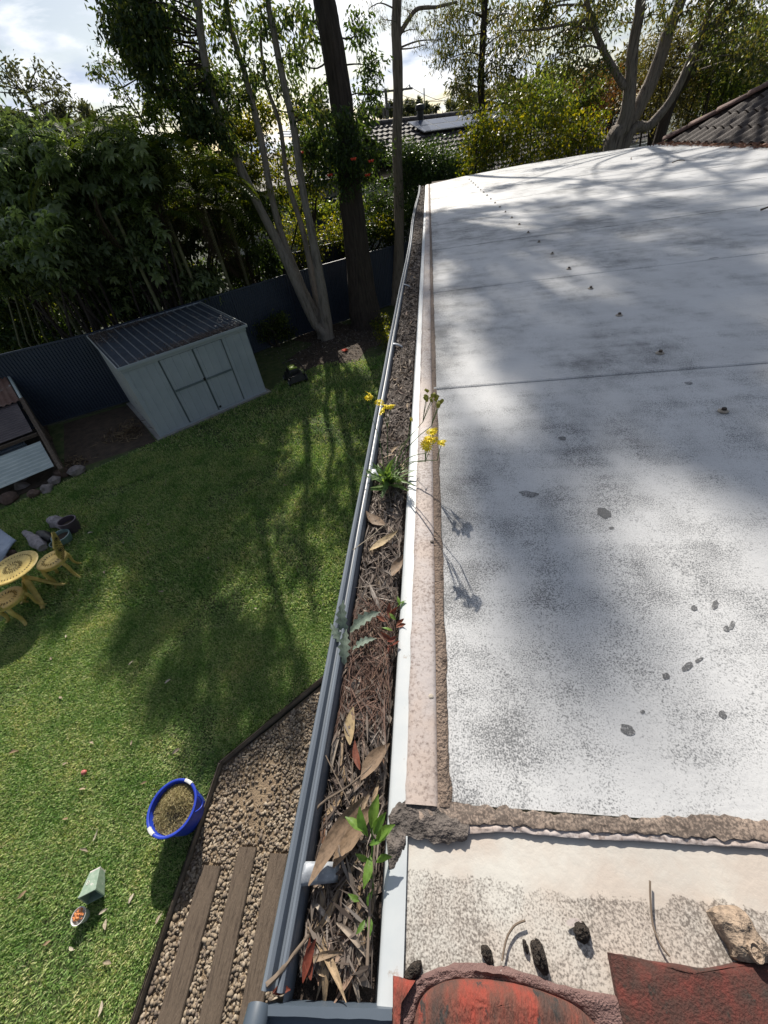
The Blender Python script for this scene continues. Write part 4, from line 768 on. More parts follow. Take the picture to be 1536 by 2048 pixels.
spots = [(150, 960), (500, 815), (470, 830), (540, 772), (212, 1150), (180, 1165), (177, 1070), (250, 1090), (300, 1050), (130, 1640), (108, 1880), (210, 2000), (212, 1925), (262, 1808), (365, 1530), (285, 1570), (22, 2010), (60, 1780)]
while len(spots) < 90: spots.append((random.uniform(10, 720), random.uniform(690, 1900)))
for (x, y) in spots:
    p = onz(x, y, 0.0)
    if not inlawn(np.array([p[0]]), np.array([p[1]]))[0] or p[0] > -2.2: continue
    place("fallen_leaf", random.choice(lv), None, p + (0, 0, .035), (random.gauss(0, .25), random.gauss(0, .2), random.uniform(0, 6.28)), random.uniform(.7, 1.15), "pale dry leaf lying on the lawn", "leaf", "dry leaves scattered on the lawn")
for i in range(60):
    p = np.array((random.gauss(-3.1, 1.0), random.gauss(13.0, .8), .012)); place("fallen_leaf", random.choice(lv), None, p, (random.gauss(0, .3), random.gauss(0, .2), random.uniform(0, 6.28)), random.uniform(.8, 1.5), "dry leaf on the bare soil under the trees", "leaf", "dry leaves on the soil under the trees")
heap("ground_litter", -3.0, 13.1, 2600, 1.15, .95, "dry_litter_mat", "brown leaf litter strewn over the bare soil under the trees", "leaf litter", .05, .014, .02)
p = onz(690, 703, 0.0); b = B()
for k in range(9): d = unit((math.cos(k * .7), math.sin(k * .7), .35)); b.tube([p + (0, 0, .03), p + d * .07 + (0, 0, .03), p + d * .13], [.008, .018, .003], 5)
tag(b.build("fallen_flower", "red_bract"), "red flower fallen on the soil in a patch of sun", "flower")
# ------------------------------------------------------------------ garden shed
FL = np.array((-6.66, 7.56, 0)); U = unit((2.06, 2.12, 0)); Vd = np.array((-U[1], U[0], 0)); WD, DP = 2.95, 2.80; Zu = np.array((0, 0, 1.0)); Z0 = .05; HF, HB = 1.76, 1.88
sh = thing("garden_shed", FL + U * WD / 2 + Vd * DP / 2, "pale grey-green ribbed steel garden shed with double doors by the dark fence", "shed")
def S(u, v, z): return FL + U * u + Vd * v + Zu * z
B().box(S(WD / 2, DP / 2, .02), (WD + .22, DP + .2, .07), U, Vd, bev=.01).build("slab", "concrete", sh)
def ribbed(name, mat, p0, du, ln, hfun, nrm, pitch=.19, rib=.012, parent=sh, z0=Z0, rw=.012):
    P = []; k = 0; xs = []
    while k * pitch < ln: xs += [(k * pitch, 0), (min(ln, k * pitch + pitch / 2 - rw), 0), (min(ln, k * pitch + pitch / 2 - rw / 2), rib), (min(ln, k * pitch + pitch / 2 + rw / 2), rib), (min(ln, k * pitch + pitch / 2 + rw), 0)]; k += 1
    xs.append((ln, 0))
    for u, o in xs: q = p0 + du * u + nrm * o; P.append([q + Zu * z0, q + Zu * hfun(u)])
    return B().sheet(P).build(name, mat, parent)
d0, d1 = .265 * WD, .775 * WD; dm = .53 * WD
ribbed("wall_panel", "shed_front", S(0, 0, 0), U, d0 - .02, lambda u: HF, -Vd); ribbed("wall_panel", "shed_front", S(d1 + .02, 0, 0), U, WD - d1 - .02, lambda u: HF, -Vd)
ribbed("side_wall", "shed_side", S(0, 0, 0), Vd, DP, lambda u: HF + (HB - HF) * u / DP, -U, .4, .006); ribbed("side_wall", "shed_side", S(WD, 0, 0), Vd, DP, lambda u: HF + (HB - HF) * u / DP, U, .4, .006); ribbed("back_wall", "shed_side", S(0, DP, 0), U, WD, lambda u: HB, Vd)
B().box(S((d0 + d1) / 2, .03, .9), (d1 - d0 + .1, .02, 1.7), U, Vd).build("door_recess", "shed_trim", sh)
for (a, c) in ((d0, dm - .008), (dm + .008, d1)):
    dr = ribbed("door", "shed_front", S(a + .012, -.006, 0), U, c - a - .024, lambda u: HF - .10, -Vd, .19, .010, sh, Z0 + .05)
    B().box(S((a + c) / 2, -.024, .93), (c - a - .05, .012, .05), U, Vd, bev=.003).build("door_bar", "shed_trim", dr)
    B().box(S(a + .006, -.012, .87), (.014, .016, HF - .14), U, Vd).build("door_stile", "shed_trim", dr)
    if a == d0: B().box(S(dm - .02, -.028, .95), (.05, .02, .07), U, Vd, bev=.004).build("latch", "black_plastic", dr)
    else: B().box(S(dm + .06, -.018, .17), (.05, .016, .05), U, Vd).build("bolt", "black_plastic", dr)
B().box(S(WD / 2, -.012, Z0 + .02), (WD + .02, .02, .05), U, Vd).build("base_rail", "shed_front", sh)
B().box(S(WD / 2, -.012, HF - .045), (WD + .03, .022, .09), U, Vd, bev=.004).build("door_track", "shed_front", sh)
rdir = unit(Vd * DP + Zu * (HB - HF)); rn = np.cross(U, rdir); r0 = S(-.05, -.05, HF + .015); RL_, RW_ = DP + .12, WD + .1
rfp = B().box(r0 + U * RW_ / 2 + rdir * RL_ / 2, (RW_, RL_, .012), U, rdir, rn).build("shed_roof", "shed_roof", sh)
for k in range(16): B().box(r0 + U * (.06 + k * (RW_ - .12) / 15) + rdir * RL_ / 2 + rn * .0185, (.035, RL_ - .02, .024), U, rdir, rn, bev=.004).build("roof_rib", "shed_side" if False else "solar_frame" if False else "shed_rib" if "shed_rib" in MATS else pm("shed_rib", (.17, .19, .21), (.26, .28, .29), 6, .5), rfp)
for (a, c, sz) in ((r0 + U * RW_ / 2 - rdir * .006 + rn * .0, 0, (RW_ + .02, .02, .06)), (r0 + U * RW_ / 2 + rdir * (RL_ + .006), 0, (RW_ + .02, .02, .06))): B().box(a, sz, U, rdir, rn).build("roof_trim", "shed_front", rfp)
for u in (-.006, RW_ + .006): B().box(r0 + U * u + rdir * RL_ / 2, (.02, RL_ + .03, .06), U, rdir, rn).build("roof_trim", "shed_side", rfp)
def shed_litter(n, uc, vc, su, sv):
    u = np.clip(rng.normal(uc, su, n), .05, RW_ - .05); v = np.clip(rng.normal(vc, sv, n), .04, RL_ - .05); c = r0[None] + u[:, None] * U + v[:, None] * rdir + rn * rng.uniform(.012, .05, n)[:, None]
    d = rng.normal(size=(n, 3)); d[:, 2] *= .25; d /= np.linalg.norm(d, axis=1)[:, None]; s = np.cross(d, rn); s /= np.linalg.norm(s, axis=1)[:, None] + 1e-6; Ln = rng.uniform(.03, .07, n)[:, None]; w = rng.uniform(.004, .014, n)[:, None]
    return np.stack([c - d * Ln, c + s * w, c + d * Ln, c - s * w], 1).reshape(-1, 3)
V = np.concatenate([shed_litter(900, 2.15, .18, .45, .12), shed_litter(350, 1.2, .12, .5, .08), shed_litter(700, .9, 2.72, .7, .1), shed_litter(260, 1.5, 1.4, .8, .8), shed_litter(500, .2, 2.5, .2, .3)])
tag(link_mesh("shed_leaf_litter", np_mesh("shed_leaf_litter", V, np.arange(len(V)).reshape(-1, 4)), "dry_litter_mat"), "dead leaves heaped along the shed roof edges", "leaf litter", kind="stuff")
# ------------------------------------------------------------------ dark steel fence
FP = [(-12.9, 7.2), (-8.80, 9.72), (-4.68, 14.02), (-1.2, 16.95), (1.6, 19.3)]; FH = 1.93
def fence(a, c, label):
    a = np.array((*a, 0.)); c = np.array((*c, 0.)); u = unit(c - a); n = np.cross((0, 0, 1), u); n = -n; ln = np.linalg.norm(c - a); f = thing("fence", a, label, "fence", "dark blue steel fence")
    k = max(1, round(ln / 2.38)); w = ln / k
    for i in range(k):
        p0 = a + u * (i * w + .025); P = []; x = 0; pt = .076; xs = []
        while x < w - .05: xs += [(x, 0), (min(w - .05, x + pt * .35), 0), (min(w - .05, x + pt * .5), .022), (min(w - .05, x + pt * .85), .022)]; x += pt
        for (q, o) in xs: r = p0 + u * q + n * (o - .011); P.append([r + (0, 0, .04), r + (0, 0, FH - .03)])
        B().sheet(P).build("fence_sheet", "fence_blue", f)
        B().box(a + u * (i * w) + (0, 0, FH / 2), (.045, .06, FH + .02), u, n).build("post", "fence_blue", f)
        for z in (.05, FH - .02): B().box(a + u * (i * w + w / 2) + (0, 0, z), (w - .05, .055, .045), u, n, bev=.004).build("rail", "fence_blue", f)
    B().box(c + (0, 0, FH / 2), (.05, .062, FH + .02), u, n).build("post", "fence_blue", f)
for i, lab in enumerate(["dark blue steel fence left of the garden shed", "dark blue steel fence running behind the shed and small bush", "dark blue steel fence behind the big dark trunk", "far end of the dark fence beyond the roof edge"]): fence(FP[i], FP[i + 1], lab)
b = B(); q = [(-6.6 + 0, 14.9), (-3.6, 17.6)]
fence((-6.0, 17.2), (-3.0, 19.8), "neighbour's second dark fence seen between the tree trunks")
# ------------------------------------------------------------------ lean-to with mixed iron sheets
B0 = np.array((-8.37, 6.27, 0.)); SB = unit((-.714, .70, 0)); SL = unit((-.70, -.714, 0))
def Q(s, l, dz=0.): return B0 + SB * s + SL * l + Zu * (.25 + .34 * s + dz)
lt = thing("lean_to", B0, "low lean-to roofed with pale, dark and rusty corrugated iron against the fence", "lean-to")
def corr(name, mat, s0, s1, l0, l1, along, dz, amp=.009, pitch=.076, warp=.0):
    P = []
    if along == 'l':
        n = int((s1 - s0) / pitch * 6)
        for i in range(n + 1): s = s0 + (s1 - s0) * i / n; P.append([Q(s, l, dz + amp * math.sin(2 * math.pi * (s - s0) / pitch) + warp * math.sin(l * 1.3)) for l in np.linspace(l0, l1, 5)])
    else:
        n = int((l1 - l0) / pitch * 6)
        for i in range(n + 1): l = l0 + (l1 - l0) * i / n; P.append([Q(s, l, dz + amp * math.sin(2 * math.pi * (l - l0) / pitch)) for s in np.linspace(s0, s1, 4)])
    return B().sheet(P).build(name, mat, lt, smooth=60)
corr("pale_sheet", "zinc_pale", -.03, .82, .06, 4.0, 'l', .03, .014, .105); corr("dark_sheet", "zinc_dark", 1.25, 2.35, .10, 4.0, 'l', .0); corr("rusty_sheet", "zinc_rust", 2.30, 4.3, .02, 4.0, 's', .05, .014, .12)
lu = unit(SB + Zu * .34); ln_ = np.cross(SL, lu)
B().box(Q(1.1, -.03, -.02), (.11, 2.75, .16), SL, lu, ln_, bev=.008).build("side_beam", "timber", lt); B().box(Q(3.3, -.03, .01), (.07, 2.1, .10), SL, lu, ln_, bev=.006).build("edge_flashing", "zinc_pale", lt)
for s in (.15, 2.2, 4.0): B().box(B0 + SB * s + SL * .02 + Zu * ((.18 + .34 * s) / 2), (.09, .09, .18 + .34 * s), SL, SB).build("post", "timber", lt)
for s in (.9, 1.2): B().box(Q(s, 2.0, -.06), (3.9, .05, .07), SL, SB).build("purlin", "timber", lt)
B().box(B0 + SB * 2.0 + SL * 2.0 + Zu * .01, (4.0, 4.2, .02), SL, SB).build("floor", "soil_mat", lt)
tb = onz(20, 895, .35); bx = thing("storage_tub", tb * (1, 1, 0), "pale blue plastic tub under the gap in the iron roof", "tub"); b = B(); b.box(tb * (1, 1, 0) + Zu * .18, (.55, .40, .34), SL, SB, bev=.03); b.build("tub_body", "tarp_blue", bx); b = B(); b.box(tb * (1, 1, 0) + Zu * .375, (.60, .44, .04), SL, SB, bev=.012); b.build("lid", "tarp_blue", bx)
def rock(px, py, r, mat, label, name="garden_stone", flat_=.7, grp="stones edging the lawn"):
    c = onz(px, py, 0.0); b = B(); P = []; n, m = 7, 12; sx, sy = random.uniform(.85, 1.25), random.uniform(.75, 1.05); a0 = random.uniform(0, 3)
    for i in range(n + 1):
        t = -math.pi / 2 + math.pi * i / n; row = []
        for j in range(m + 1):
            a = 2 * math.pi * (j % m) / m; v = Vector((math.cos(t) * math.cos(a), math.cos(t) * math.sin(a), math.sin(t))); k = r * (1 + .45 * mnoise.noise(v * 1.3 + Vector((px, py, 0))) + .15 * mnoise.noise(v * 3.4 + Vector((py, px, 0)))); row.append(c + np.array((v.x * k * sx, v.y * k * sy, v.z * k * flat_ + r * .42)))
        P.append(row)
    b.sheet(P); return tag(b.build(name, mat, smooth=28), label, "stone", grp)
for (x, y, r, m, lab) in [(157, 947, .17, "rock_mat", "largest pale stone at the end of the stone edging"), (128, 950, .15, "rock_brown", "brown stone beside the largest pale stone"), (113, 965, .12, "rock_mat", "round grey stone second from the lean-to post"), (97, 982, .13, "rock_mat", "pale stone nearest the lawn in the edging"), (45, 975, .13, "rock_mat", "pale stone below the corrugated sheet"), (72, 992, .14, "rock_brown", "brown stone between two pale stones"), (20, 1002, .17, "rock_brown", "brown stone at the left frame edge by the lawn"), (52, 960, .05, "stone_pale", "small white pebble on the stone edging"), (10, 1130, .14, "rock_brown", "brown stone behind the yellow table"), (25, 1110, .10, "rock_brown", "small brown stone beside the folded tarp")]: rock(x, y, r, m, lab)
# dry palm fronds heaped on the soil beside the shed
leafmat("dead_frond", [(0.14, 0.10, 0.06), (0.24, 0.18, 0.11), (0.09, 0.06, 0.04)], .1, .85, (1.2, 1.1, .9))
p = onz(255, 868, 0); heap("dry_frond_pile", p[0], p[1], 260, .28, .25, "dead_frond", "heap of dry brown fronds on the dark soil beside the shed", "fronds"); p = onz(150, 925, 0); heap("leaf_pile", p[0], p[1], 130, .18, .12, "dead_frond", "small pile of dead leaves behind the largest pale stone", "leaves", .08, .014, .1)
# ------------------------------------------------------------------ cast garden setting
def ring_holes(parent, c, r, n, ln, wd, up, u, v, r2=None):
    for k in range(n):
        a = 2 * math.pi * k / n; d = u * math.cos(a) + v * math.sin(a); B().box(c + d * r, (ln, wd, .004), d, np.cross(up, d), up).build("cutout", "hole_dark", parent)
tcx = np.array((-6.26, 3.06, 0.)); tbl = thing("garden_table", tcx, "round yellow cast metal garden table with pierced top", "table")
b = B(); b.lathe(tcx, [(0.0, .672), (.27, .670), (.318, .664), (.330, .668), (.334, .680), (.322, .690), (.300, .688), (.285, .684), (0.0, .688)], 48); top = b.build("table_top", "yellow_cast", tbl, smooth=50)
X1 = np.array((1., 0, 0)); Y1 = np.array((0, 1., 0)); ring_holes(top, tcx + Zu * .688, .245, 40, .022, .009, Zu, X1, Y1); ring_holes(top, tcx + Zu * .690, .105, 22, .05, .007, Zu, X1, Y1); ring_holes(top, tcx + Zu * .690, .05, 12, .02, .006, Zu, X1, Y1)
b = B(); b.lathe(tcx, [(.03, .35), (.045, .40), (.03, .48), (.05, .60), (.10, .66), (.12, .668)], 16); b.build("pedestal", "yellow_cast", tbl, smooth=50)
for k in range(4):
    a = .6 + k * math.pi / 2; d = np.array((math.cos(a), math.sin(a), 0)); b = B(); q = interp([tcx + Zu * .42 + d * .02, tcx + Zu * .30 + d * .10, tcx + Zu * .12 + d * .20, tcx + Zu * .03 + d * .29, tcx + Zu * .014 + d * .34], 4); b.tube(q, [.046 * (1 - .5 * i / len(q)) for i in range(len(q))], 8, flat=.6); b.build("leg", "yellow_cast", tbl, smooth=60)
def chair(c, face, label):
    c = np.array((*c, 0.)); f = unit((*face, 0.)); s = np.cross(f, Zu); ch = thing("garden_chair", c, label, "chair", "yellow cast garden chairs")
    b = B(); b.lathe(c, [(0.0, .405), (.17, .40), (.19, .375), (.212, .37), (.218, .405), (.216, .420), (.205, .428), (.18, .424), (0.0, .418)], 32, ux=f, sx=1.0, sy=1.0); seat = b.build("seat", "yellow_cast", ch, smooth=50); ring_holes(seat, c + Zu * .425, .12, 20, .045, .008, Zu, f, s)
    for sx, sy in ((1, 1), (1, -1), (-1, 1), (-1, -1)):
        d = unit(f * sx + s * sy); b = B(); q = interp([c + d * .17 + Zu * .41, c + d * .215 + Zu * .30, c + d * .20 + Zu * .14, c + d * .235 + Zu * .035, c + d * .27 + Zu * .012], 4); b.tube(q, [.036 * (1 - .45 * i / len(q)) for i in range(len(q))], 8, flat=.7); b.build("leg", "yellow_cast", ch, smooth=60)
    bk = unit(-f * .22 + Zu); o = c - f * .185 + Zu * .42; bn = np.cross(s, bk); prof = [(-.13, 0), (-.17, .05), (-.205, .14), (-.215, .22), (-.185, .27), (-.20, .31), (-.15, .36), (-.10, .385), (-.075, .42), (-.035, .44), (0, .465), (.035, .44), (.075, .42), (.10, .385), (.15, .36), (.20, .31), (.185, .27), (.215, .22), (.205, .14), (.17, .05), (.13, 0)]
    n = len(prof); b = B(); V = [o + s * x + bk * z + bn * (q + .25 * x * x * 2.2 * -1) for q in (-.008, .008) for x, z in prof]; F = [(i, (i + 1) % n, n + (i + 1) % n, n + i) for i in range(n)]
    for q in (0, n):
        for i in range(n // 2): F.append((q + i, q + i + 1, q + n - 2 - i, q + n - 1 - i)) if i + 1 < n - 2 - i else None
    b.add(V, F); back = b.build("backrest", "yellow_cast", ch, smooth=30)
    oc = o + bk * .22
    for k in range(14):
        a = 2 * math.pi * k / 14; d = s * math.cos(a) + bk * math.sin(a)
        for sg in (-1, 1): B().box(oc + d * .10 + bn * sg * .0085, (.04, .010, .004), d, np.cross(bn, d), bn).build("cutout", "hole_dark", back)
    for k in range(7):
        x = -.15 + .05 * k
        for sg in (-1, 1): B().box(o + s * x + bk * .05 + bn * sg * .0085 , (.014, .05, .004), s, bk, bn).build("cutout", "hole_dark", back)
chair((-6.10, 3.42), (-.82, -.57), "yellow cast garden chair beside the pots, back to the lawn"); chair((-6.28, 2.70), (.12, .99), "yellow cast garden chair cut by the left frame edge")
# ------------------------------------------------------------------ pots and ornaments by the table
def pot(name, px, py, r, h, ax, mat, label, fill="soil_mat"):
    c = onz(px, py, 0.0); ax = unit(ax); t = thing(name, c, label, "pot", "pots lying beside the table"); lift = r * 1.0 * math.sqrt(max(0, 1 - ax[2] ** 2)) + .004; o = c + Zu * lift
    b = B(); b.lathe(o, [(0, 0), (r * .72, 0), (r * .95, h * .45), (r, h * .9), (r * 1.06, h * .93), (r * 1.06, h), (r * .92, h), (r * .86, h * .6), (r * .6, h * .2), (0, h * .2)], 26, ax=ax); b.build("pot_wall", mat, t, smooth=40); b = B(); b.lathe(o, [(0, h * .66), (r * .5, h * .68), (r * .84, h * .64)], 18, ax=ax); b.build("potting_soil", fill, t); return t
pot("flower_pot", 150, 1062, .15, .26, (.02, .05, 1), "pot_purple", "dull purple pot standing behind the teal bowl"); pot("glazed_bowl", 134, 1083, .145, .17, (.03, -.06, 1), "pot_teal", "glazed teal bowl with brown soil near the chair"); pot("small_cup", 116, 1094, .075, .10, (.05, -.08, 1), "pot_teal", "small teal cup with a pale rim behind the chair back")
def ornament(pts, rs, mat, label, lump=.35):
    b = B(); q = interp(pts, 5); r = np.interp(np.linspace(0, len(rs) - 1, len(q)), range(len(rs)), rs); b.tube(q, list(r), 12, lump=lump); return tag(b.build("garden_ornament", mat, smooth=50), label, "ornament", "stone ornaments lying on the grass")
ornament([onz(98, 1040, .10), onz(112, 1044, .10), onz(124, 1052, .08), onz(135, 1062, .09)], [.05, .12, .06, .075], "stone_pale", "pale stone figure lying against the purple pot"); ornament([onz(50, 1064, .10), onz(62, 1074, .09), onz(74, 1084, .10), onz(86, 1096, .09)], [.045, .075, .105, .07], "stone_pale", "long grey stone figure lying behind the yellow table"); ornament([onz(78, 1066, .08), onz(90, 1072, .09), onz(104, 1080, .08)], [.05, .09, .05], "black_plastic", "dark lumpy ornament between the two stone figures")
p0 = onz(0, 1090, .12); b = B(); P = [[p0 + np.array((-.5 + .13 * i + .02 * j, .45 - .09 * j - .06 * i, .14 - .02 * i + .06 * math.sin(i * 1.1) * math.sin(j * .9) + .03 * mnoise.noise(Vector((i * .7, j * .7, 1))))) for j in range(9)] for i in range(7)]
tag(B().sheet(P).build("folded_tarp", "tarp_blue", smooth=60, solid=.03), "pale blue folded tarp at the left frame edge", "tarp")
# ------------------------------------------------------------------ mower
mc = onz(592, 762, 0.0); mf = unit((-.55, .83, 0)); ms = np.cross(mf, Zu); mw = thing("lawn_mower", mc, "black lawn mower with a lime green cover parked near the trees", "mower")
b = B(); b.box(mc + Zu * .17, (.46, .62, .16), ms, mf, taper=.86, bev=0); b.build("deck", "black_plastic", mw); b = B(); b.box(mc + Zu * .30 + mf * .05, (.30, .36, .13), ms, mf, bev=.03); b.build("motor_housing", "black_plastic", mw); b = B(); b.box(mc + Zu * .385 + mf * .06, (.24, .28, .06), ms, mf, bev=.02); b.build("cover", "lime_plastic", mw)
for sx in (-1, 1):
    for sy, r in ((1, .085), (-1, .115)):
        b = B(); b.lathe(mc + ms * sx * .25 + mf * sy * .25 + Zu * r - ms * .025, [(.0, 0), (r * .6, 0), (r * .97, .005), (r, .02), (r * .97, .045), (r * .6, .05), (0, .05)], 20, ax=ms); wh = b.build("wheel", "black_plastic", mw, smooth=40); b = B(); b.lathe(mc + ms * sx * .25 + mf * sy * .25 + Zu * r - ms * .03, [(0, 0), (r * .4, 0), (r * .4, .06), (0, .06)], 14, ax=ms); b.build("hub", "galv", wh)
b = B(); b.tube(interp([mc + ms * .2 - mf * .28 + Zu * .22, mc + ms * .19 - mf * .5 + Zu * .45, mc + ms * .19 + Zu * .56, mc + ms * .18 + mf * .2 + Zu * .52, mc - ms * .18 + mf * .2 + Zu * .52, mc - ms * .19 + Zu * .56, mc - ms * .19 - mf * .5 + Zu * .45, mc - ms * .2 - mf * .28 + Zu * .22], 4), .012, 8); b.build("handle", "black_plastic", mw, smooth=60)
# ================================================================== trees and shrubs
def pxm(x, y, Y):
    r = ray(x, y); return FPX / (FPX * Y / r[1])
def leafcloud(blobs, L, Wd, droop=0.3, sub=14, tight=0.34, flat_=1.0):
    """blobs: (centre, radius or (rx,ry,rz), n) -> leaf quads gathered on twig tips"""
    out = []; tips = []
    for c, r, n in blobs:
        r = np.array(r if hasattr(r, '__len__') else (r, r, r * .85), float); c = np.array(c, float)
        k = max(3, int(sub * rng.uniform(.8, 1.2))); q = rng.normal(size=(k, 3)); q /= np.linalg.norm(q, axis=1)[:, None]; q *= (rng.random(k) ** .45)[:, None]; sc = c + q * r; tips.append((c, sc))
        idx = rng.integers(0, k, n); p = sc[idx] + np.clip(rng.normal(size=(n, 3)), -1.7, 1.7) * r * tight * np.array((1, 1, .8))
        d = rng.normal(size=(n, 3)) + (p - sc[idx]) / r.mean() * .9; d[:, 2] -= droop * 2; d /= np.linalg.norm(d, axis=1)[:, None]
        nn = rng.normal(size=(n, 3)); nn[:, 2] += .7; s = np.cross(d, nn); s /= np.linalg.norm(s, axis=1)[:, None] + 1e-6
        up = np.cross(s, d); Ln = (L * rng.uniform(.6, 1.25, n))[:, None]; w = (Wd * rng.uniform(.7, 1.2, n) / 2)[:, None]
        m = p + d * Ln * .45 + up * Ln * .05; out.append(np.stack([p, m + s * w, p + d * Ln - up * Ln * .04, m - s * w], 1).reshape(-1, 3))
    return np.concatenate(out), tips
def leaf_part(name, V, mat, parent):
    V = V - WORLDLOC[parent.name]; o = link_mesh(name, np_mesh(name, V, np.arange(len(V)).reshape(-1, 4)), mat, parent); o["kind"] = "stuff"; return o
def twigs_part(parent, tips, trunkpts, mat, r0=.03, name="branches", frac=.6):
    b = B(); T = np.array(trunkpts)
    for c, sc in tips:
        d = np.linalg.norm(T - c, axis=1) + np.maximum(0, T[:, 2] - c[2]) * 1.5; a = T[np.argmin(d)]; ln = np.linalg.norm(c - a); m = (a + c) / 2 + rng.normal(size=3) * ln * .08 + np.array((0, 0, ln * .06))
        b.tube(interp([a, m, c], 4), list(np.linspace(min(r0, .012 * ln + .012), .008, 9)), 5, cap=False)
        for q in sc[: max(2, int(len(sc) * frac))]: b.tube([c, (c + q) / 2 + rng.normal(size=3) * .05, q], [.008, .006, .003], 4, cap=False)
    o = b.build(name, mat, parent, smooth=70); o["kind"] = "stuff"; return o
def trunk_px(parent, pts, Y, mat, name="trunk", dY=0.0, lump=.18, seg=14, foot=True):
    """pts (px, py, width px) seen at depth Y; first point stands on the ground when foot"""
    W3 = []; R3 = []
    for i, (x, y, w) in enumerate(pts):
        yy = Y + dY * i; W3.append(ony(x, y, yy)); R3.append(w / 2 / pxm(x, y, yy))
    if foot: p = W3[0].copy(); p[2] = -.05; W3 = [p] + W3; R3 = [R3[0] * 1.12] + R3
    q = interp(W3, 5); r = np.interp(np.linspace(0, len(R3) - 1, len(q)), range(len(R3)), R3); b = B(); b.tube(q, list(r), seg, lump=lump); b.build(name, mat, parent, smooth=60); return q
def bl(px, py, Y, r, n): return (ony(px, py, Y), r, n)
# --- multi-stemmed grey tree
ga = onz(645, 680, 0); tA = thing("grey_stem_tree", ga, "leaning multi-stemmed grey tree beside the shed with dark glossy leaves", "tree"); YA = ga[1]
qa = trunk_px(tA, [(648, 664, 18), (626, 640, 17), (572, 520, 18), (512, 400, 16), (470, 310, 15), (434, 220, 15), (408, 110, 15), (396, 0, 14), (392, -140, 11), (396, -300, 7)], YA, "bark_grey", "stem")
qa += trunk_px(tA, [(642, 655, 22), (612, 590, 16), (570, 490, 14), (545, 400, 13), (520, 270, 13), (490, 150, 11), (466, 70, 10), (448, -20, 9), (430, -160, 6)], YA + .25, "bark_grey", "stem")
qa += trunk_px(tA, [(654, 662, 24), (642, 570, 19), (622, 460, 15), (604, 370, 14), (590, 270, 14), (562, 140, 13), (545, 50, 12), (536, 0, 11), (528, -160, 8)], YA + .1, "bark_grey", "stem")
qa += trunk_px(tA, [(640, 640, 14), (610, 480, 11), (575, 360, 10), (560, 250, 8), (530, 160, 6), (520, 60, 5)], YA + .5, "bark_grey", "stem")
blobs = []
for (x, y) in [(225, 55), (262, 100), (250, 20), (300, 50), (330, 110), (375, 45), (395, 120), (350, 165), (310, 25), (430, 170), (440, 60), (480, 50), (500, 120), (540, 60), (545, 170), (590, 90), (475, 200), (410, 215), (350, 212), (310, 190), (385, 255), (590, 30), (640, 230), (600, 210), (280, 140), (430, 10), (520, 10)]: blobs.append(bl(x, y, YA + random.uniform(-.7, .9), random.uniform(.34, .5), 190))
def far_from(p, spots, d): return all((p[0] - s[0]) ** 2 + (p[1] - s[1]) ** 2 > d * d for s in spots)
lit = [onz(x, y, 0) for x, y in [(650, 840), (600, 930), (562, 1080), (530, 1150), (522, 1225), (745, 740), (690, 725), (210, 1060), (165, 1125), (205, 1240), (640, 905), (720, 890), (640, 780), (560, 1010), (125, 1180), (655, 960), (700, 800), (735, 840), (600, 1000), (545, 1110), (620, 1120), (470, 1180), (680, 1010)]]
def seen_at(p):
    c = RM.T @ (np.array(p) - (0, 0, CAMZ)); return (CX + FPX * c[0] / c[2], CY + FPX * c[1] / c[2])
cnt = 0
while cnt < 78:
    p = np.array((random.uniform(-7.6, -2.3), random.uniform(2.7, 6.4), 0.))
    if not far_from(p, lit, .46): continue
    Yb = YA + random.uniform(-.6, .9); c = p + SUNV * ((Yb - p[1]) / SUNV[1]); sx_, sy_ = seen_at(c)
    if sx_ < 225 and sy_ < 290 or sx_ < 300 and sy_ > 150: cnt += .25; continue
    if 420 < sx_ < 650 and 0 < sy_ < 230 and random.random() < .6: cnt += .4; continue
    blobs.append((c, random.uniform(.27, .38), 170)); cnt += 1
for (x, y) in [(300, 1290), (350, 1350), (420, 1300), (400, 1400), (480, 1370), (520, 1330), (545, 1400), (480, 1450), (320, 1400), (430, 1240), (350, 1240), (570, 1460), (250, 1300), (500, 1280), (430, 1490)]: blobs.append((cast_from(x, y, 0, YA + random.uniform(-.5, .8)), random.uniform(.28, .38), 230))
V, tips = leafcloud(blobs, .15, .06, .55, 13, .3); leaf_part("foliage", V, "leaf_dark", tA); twigs_part(tA, tips[::2], qa, "bark_dark", .022, frac=.35)
# --- tall tree standing left of the view, its crown shading the left of the lawn
tl_ = np.array((-17.5, 18.5, 0.)); tT = thing("tall_shade_tree", tl_, "tall gum left of the view whose high crown shades the yellow table", "tree"); b = B(); qt = interp([tl_, tl_ + (.3, .1, 5), tl_ + (1.2, 0, 9.5), tl_ + (3.2, 0, 12.5), tl_ + (5.5, .2, 14)], 6); b.tube(qt, list(np.linspace(.34, .10, len(qt))), 14, lump=.15); b.build("trunk", "bark_gum", tT, smooth=60); blobs = []
for (x, y) in [(20, 1000), (80, 1000), (150, 1000), (220, 1000), (270, 1050), (60, 1060), (120, 1050), (255, 1115), (20, 1120), (90, 1115), (110, 1165), (30, 1180), (60, 1225), (130, 1205), (275, 1180), (285, 1240), (10, 1240), (320, 1100), (340, 1180), (0, 1060), (180, 1180), (40, 1270), (110, 1255), (300, 1010), (350, 1050)]:
    c = cast_from(x, y, 0, 18.6 + random.uniform(-.5, .5))
    if seen_at(c)[1] < -25: blobs.append((c, random.uniform(.30, .40), 230))
V, tips = leafcloud(blobs, .14, .05, .5, 12, .3); leaf_part("foliage", V, "leaf_gum", tT); twigs_part(tT, tips, [p for p in qt if p[2] > 11], "bark_gum", .05, frac=.3)
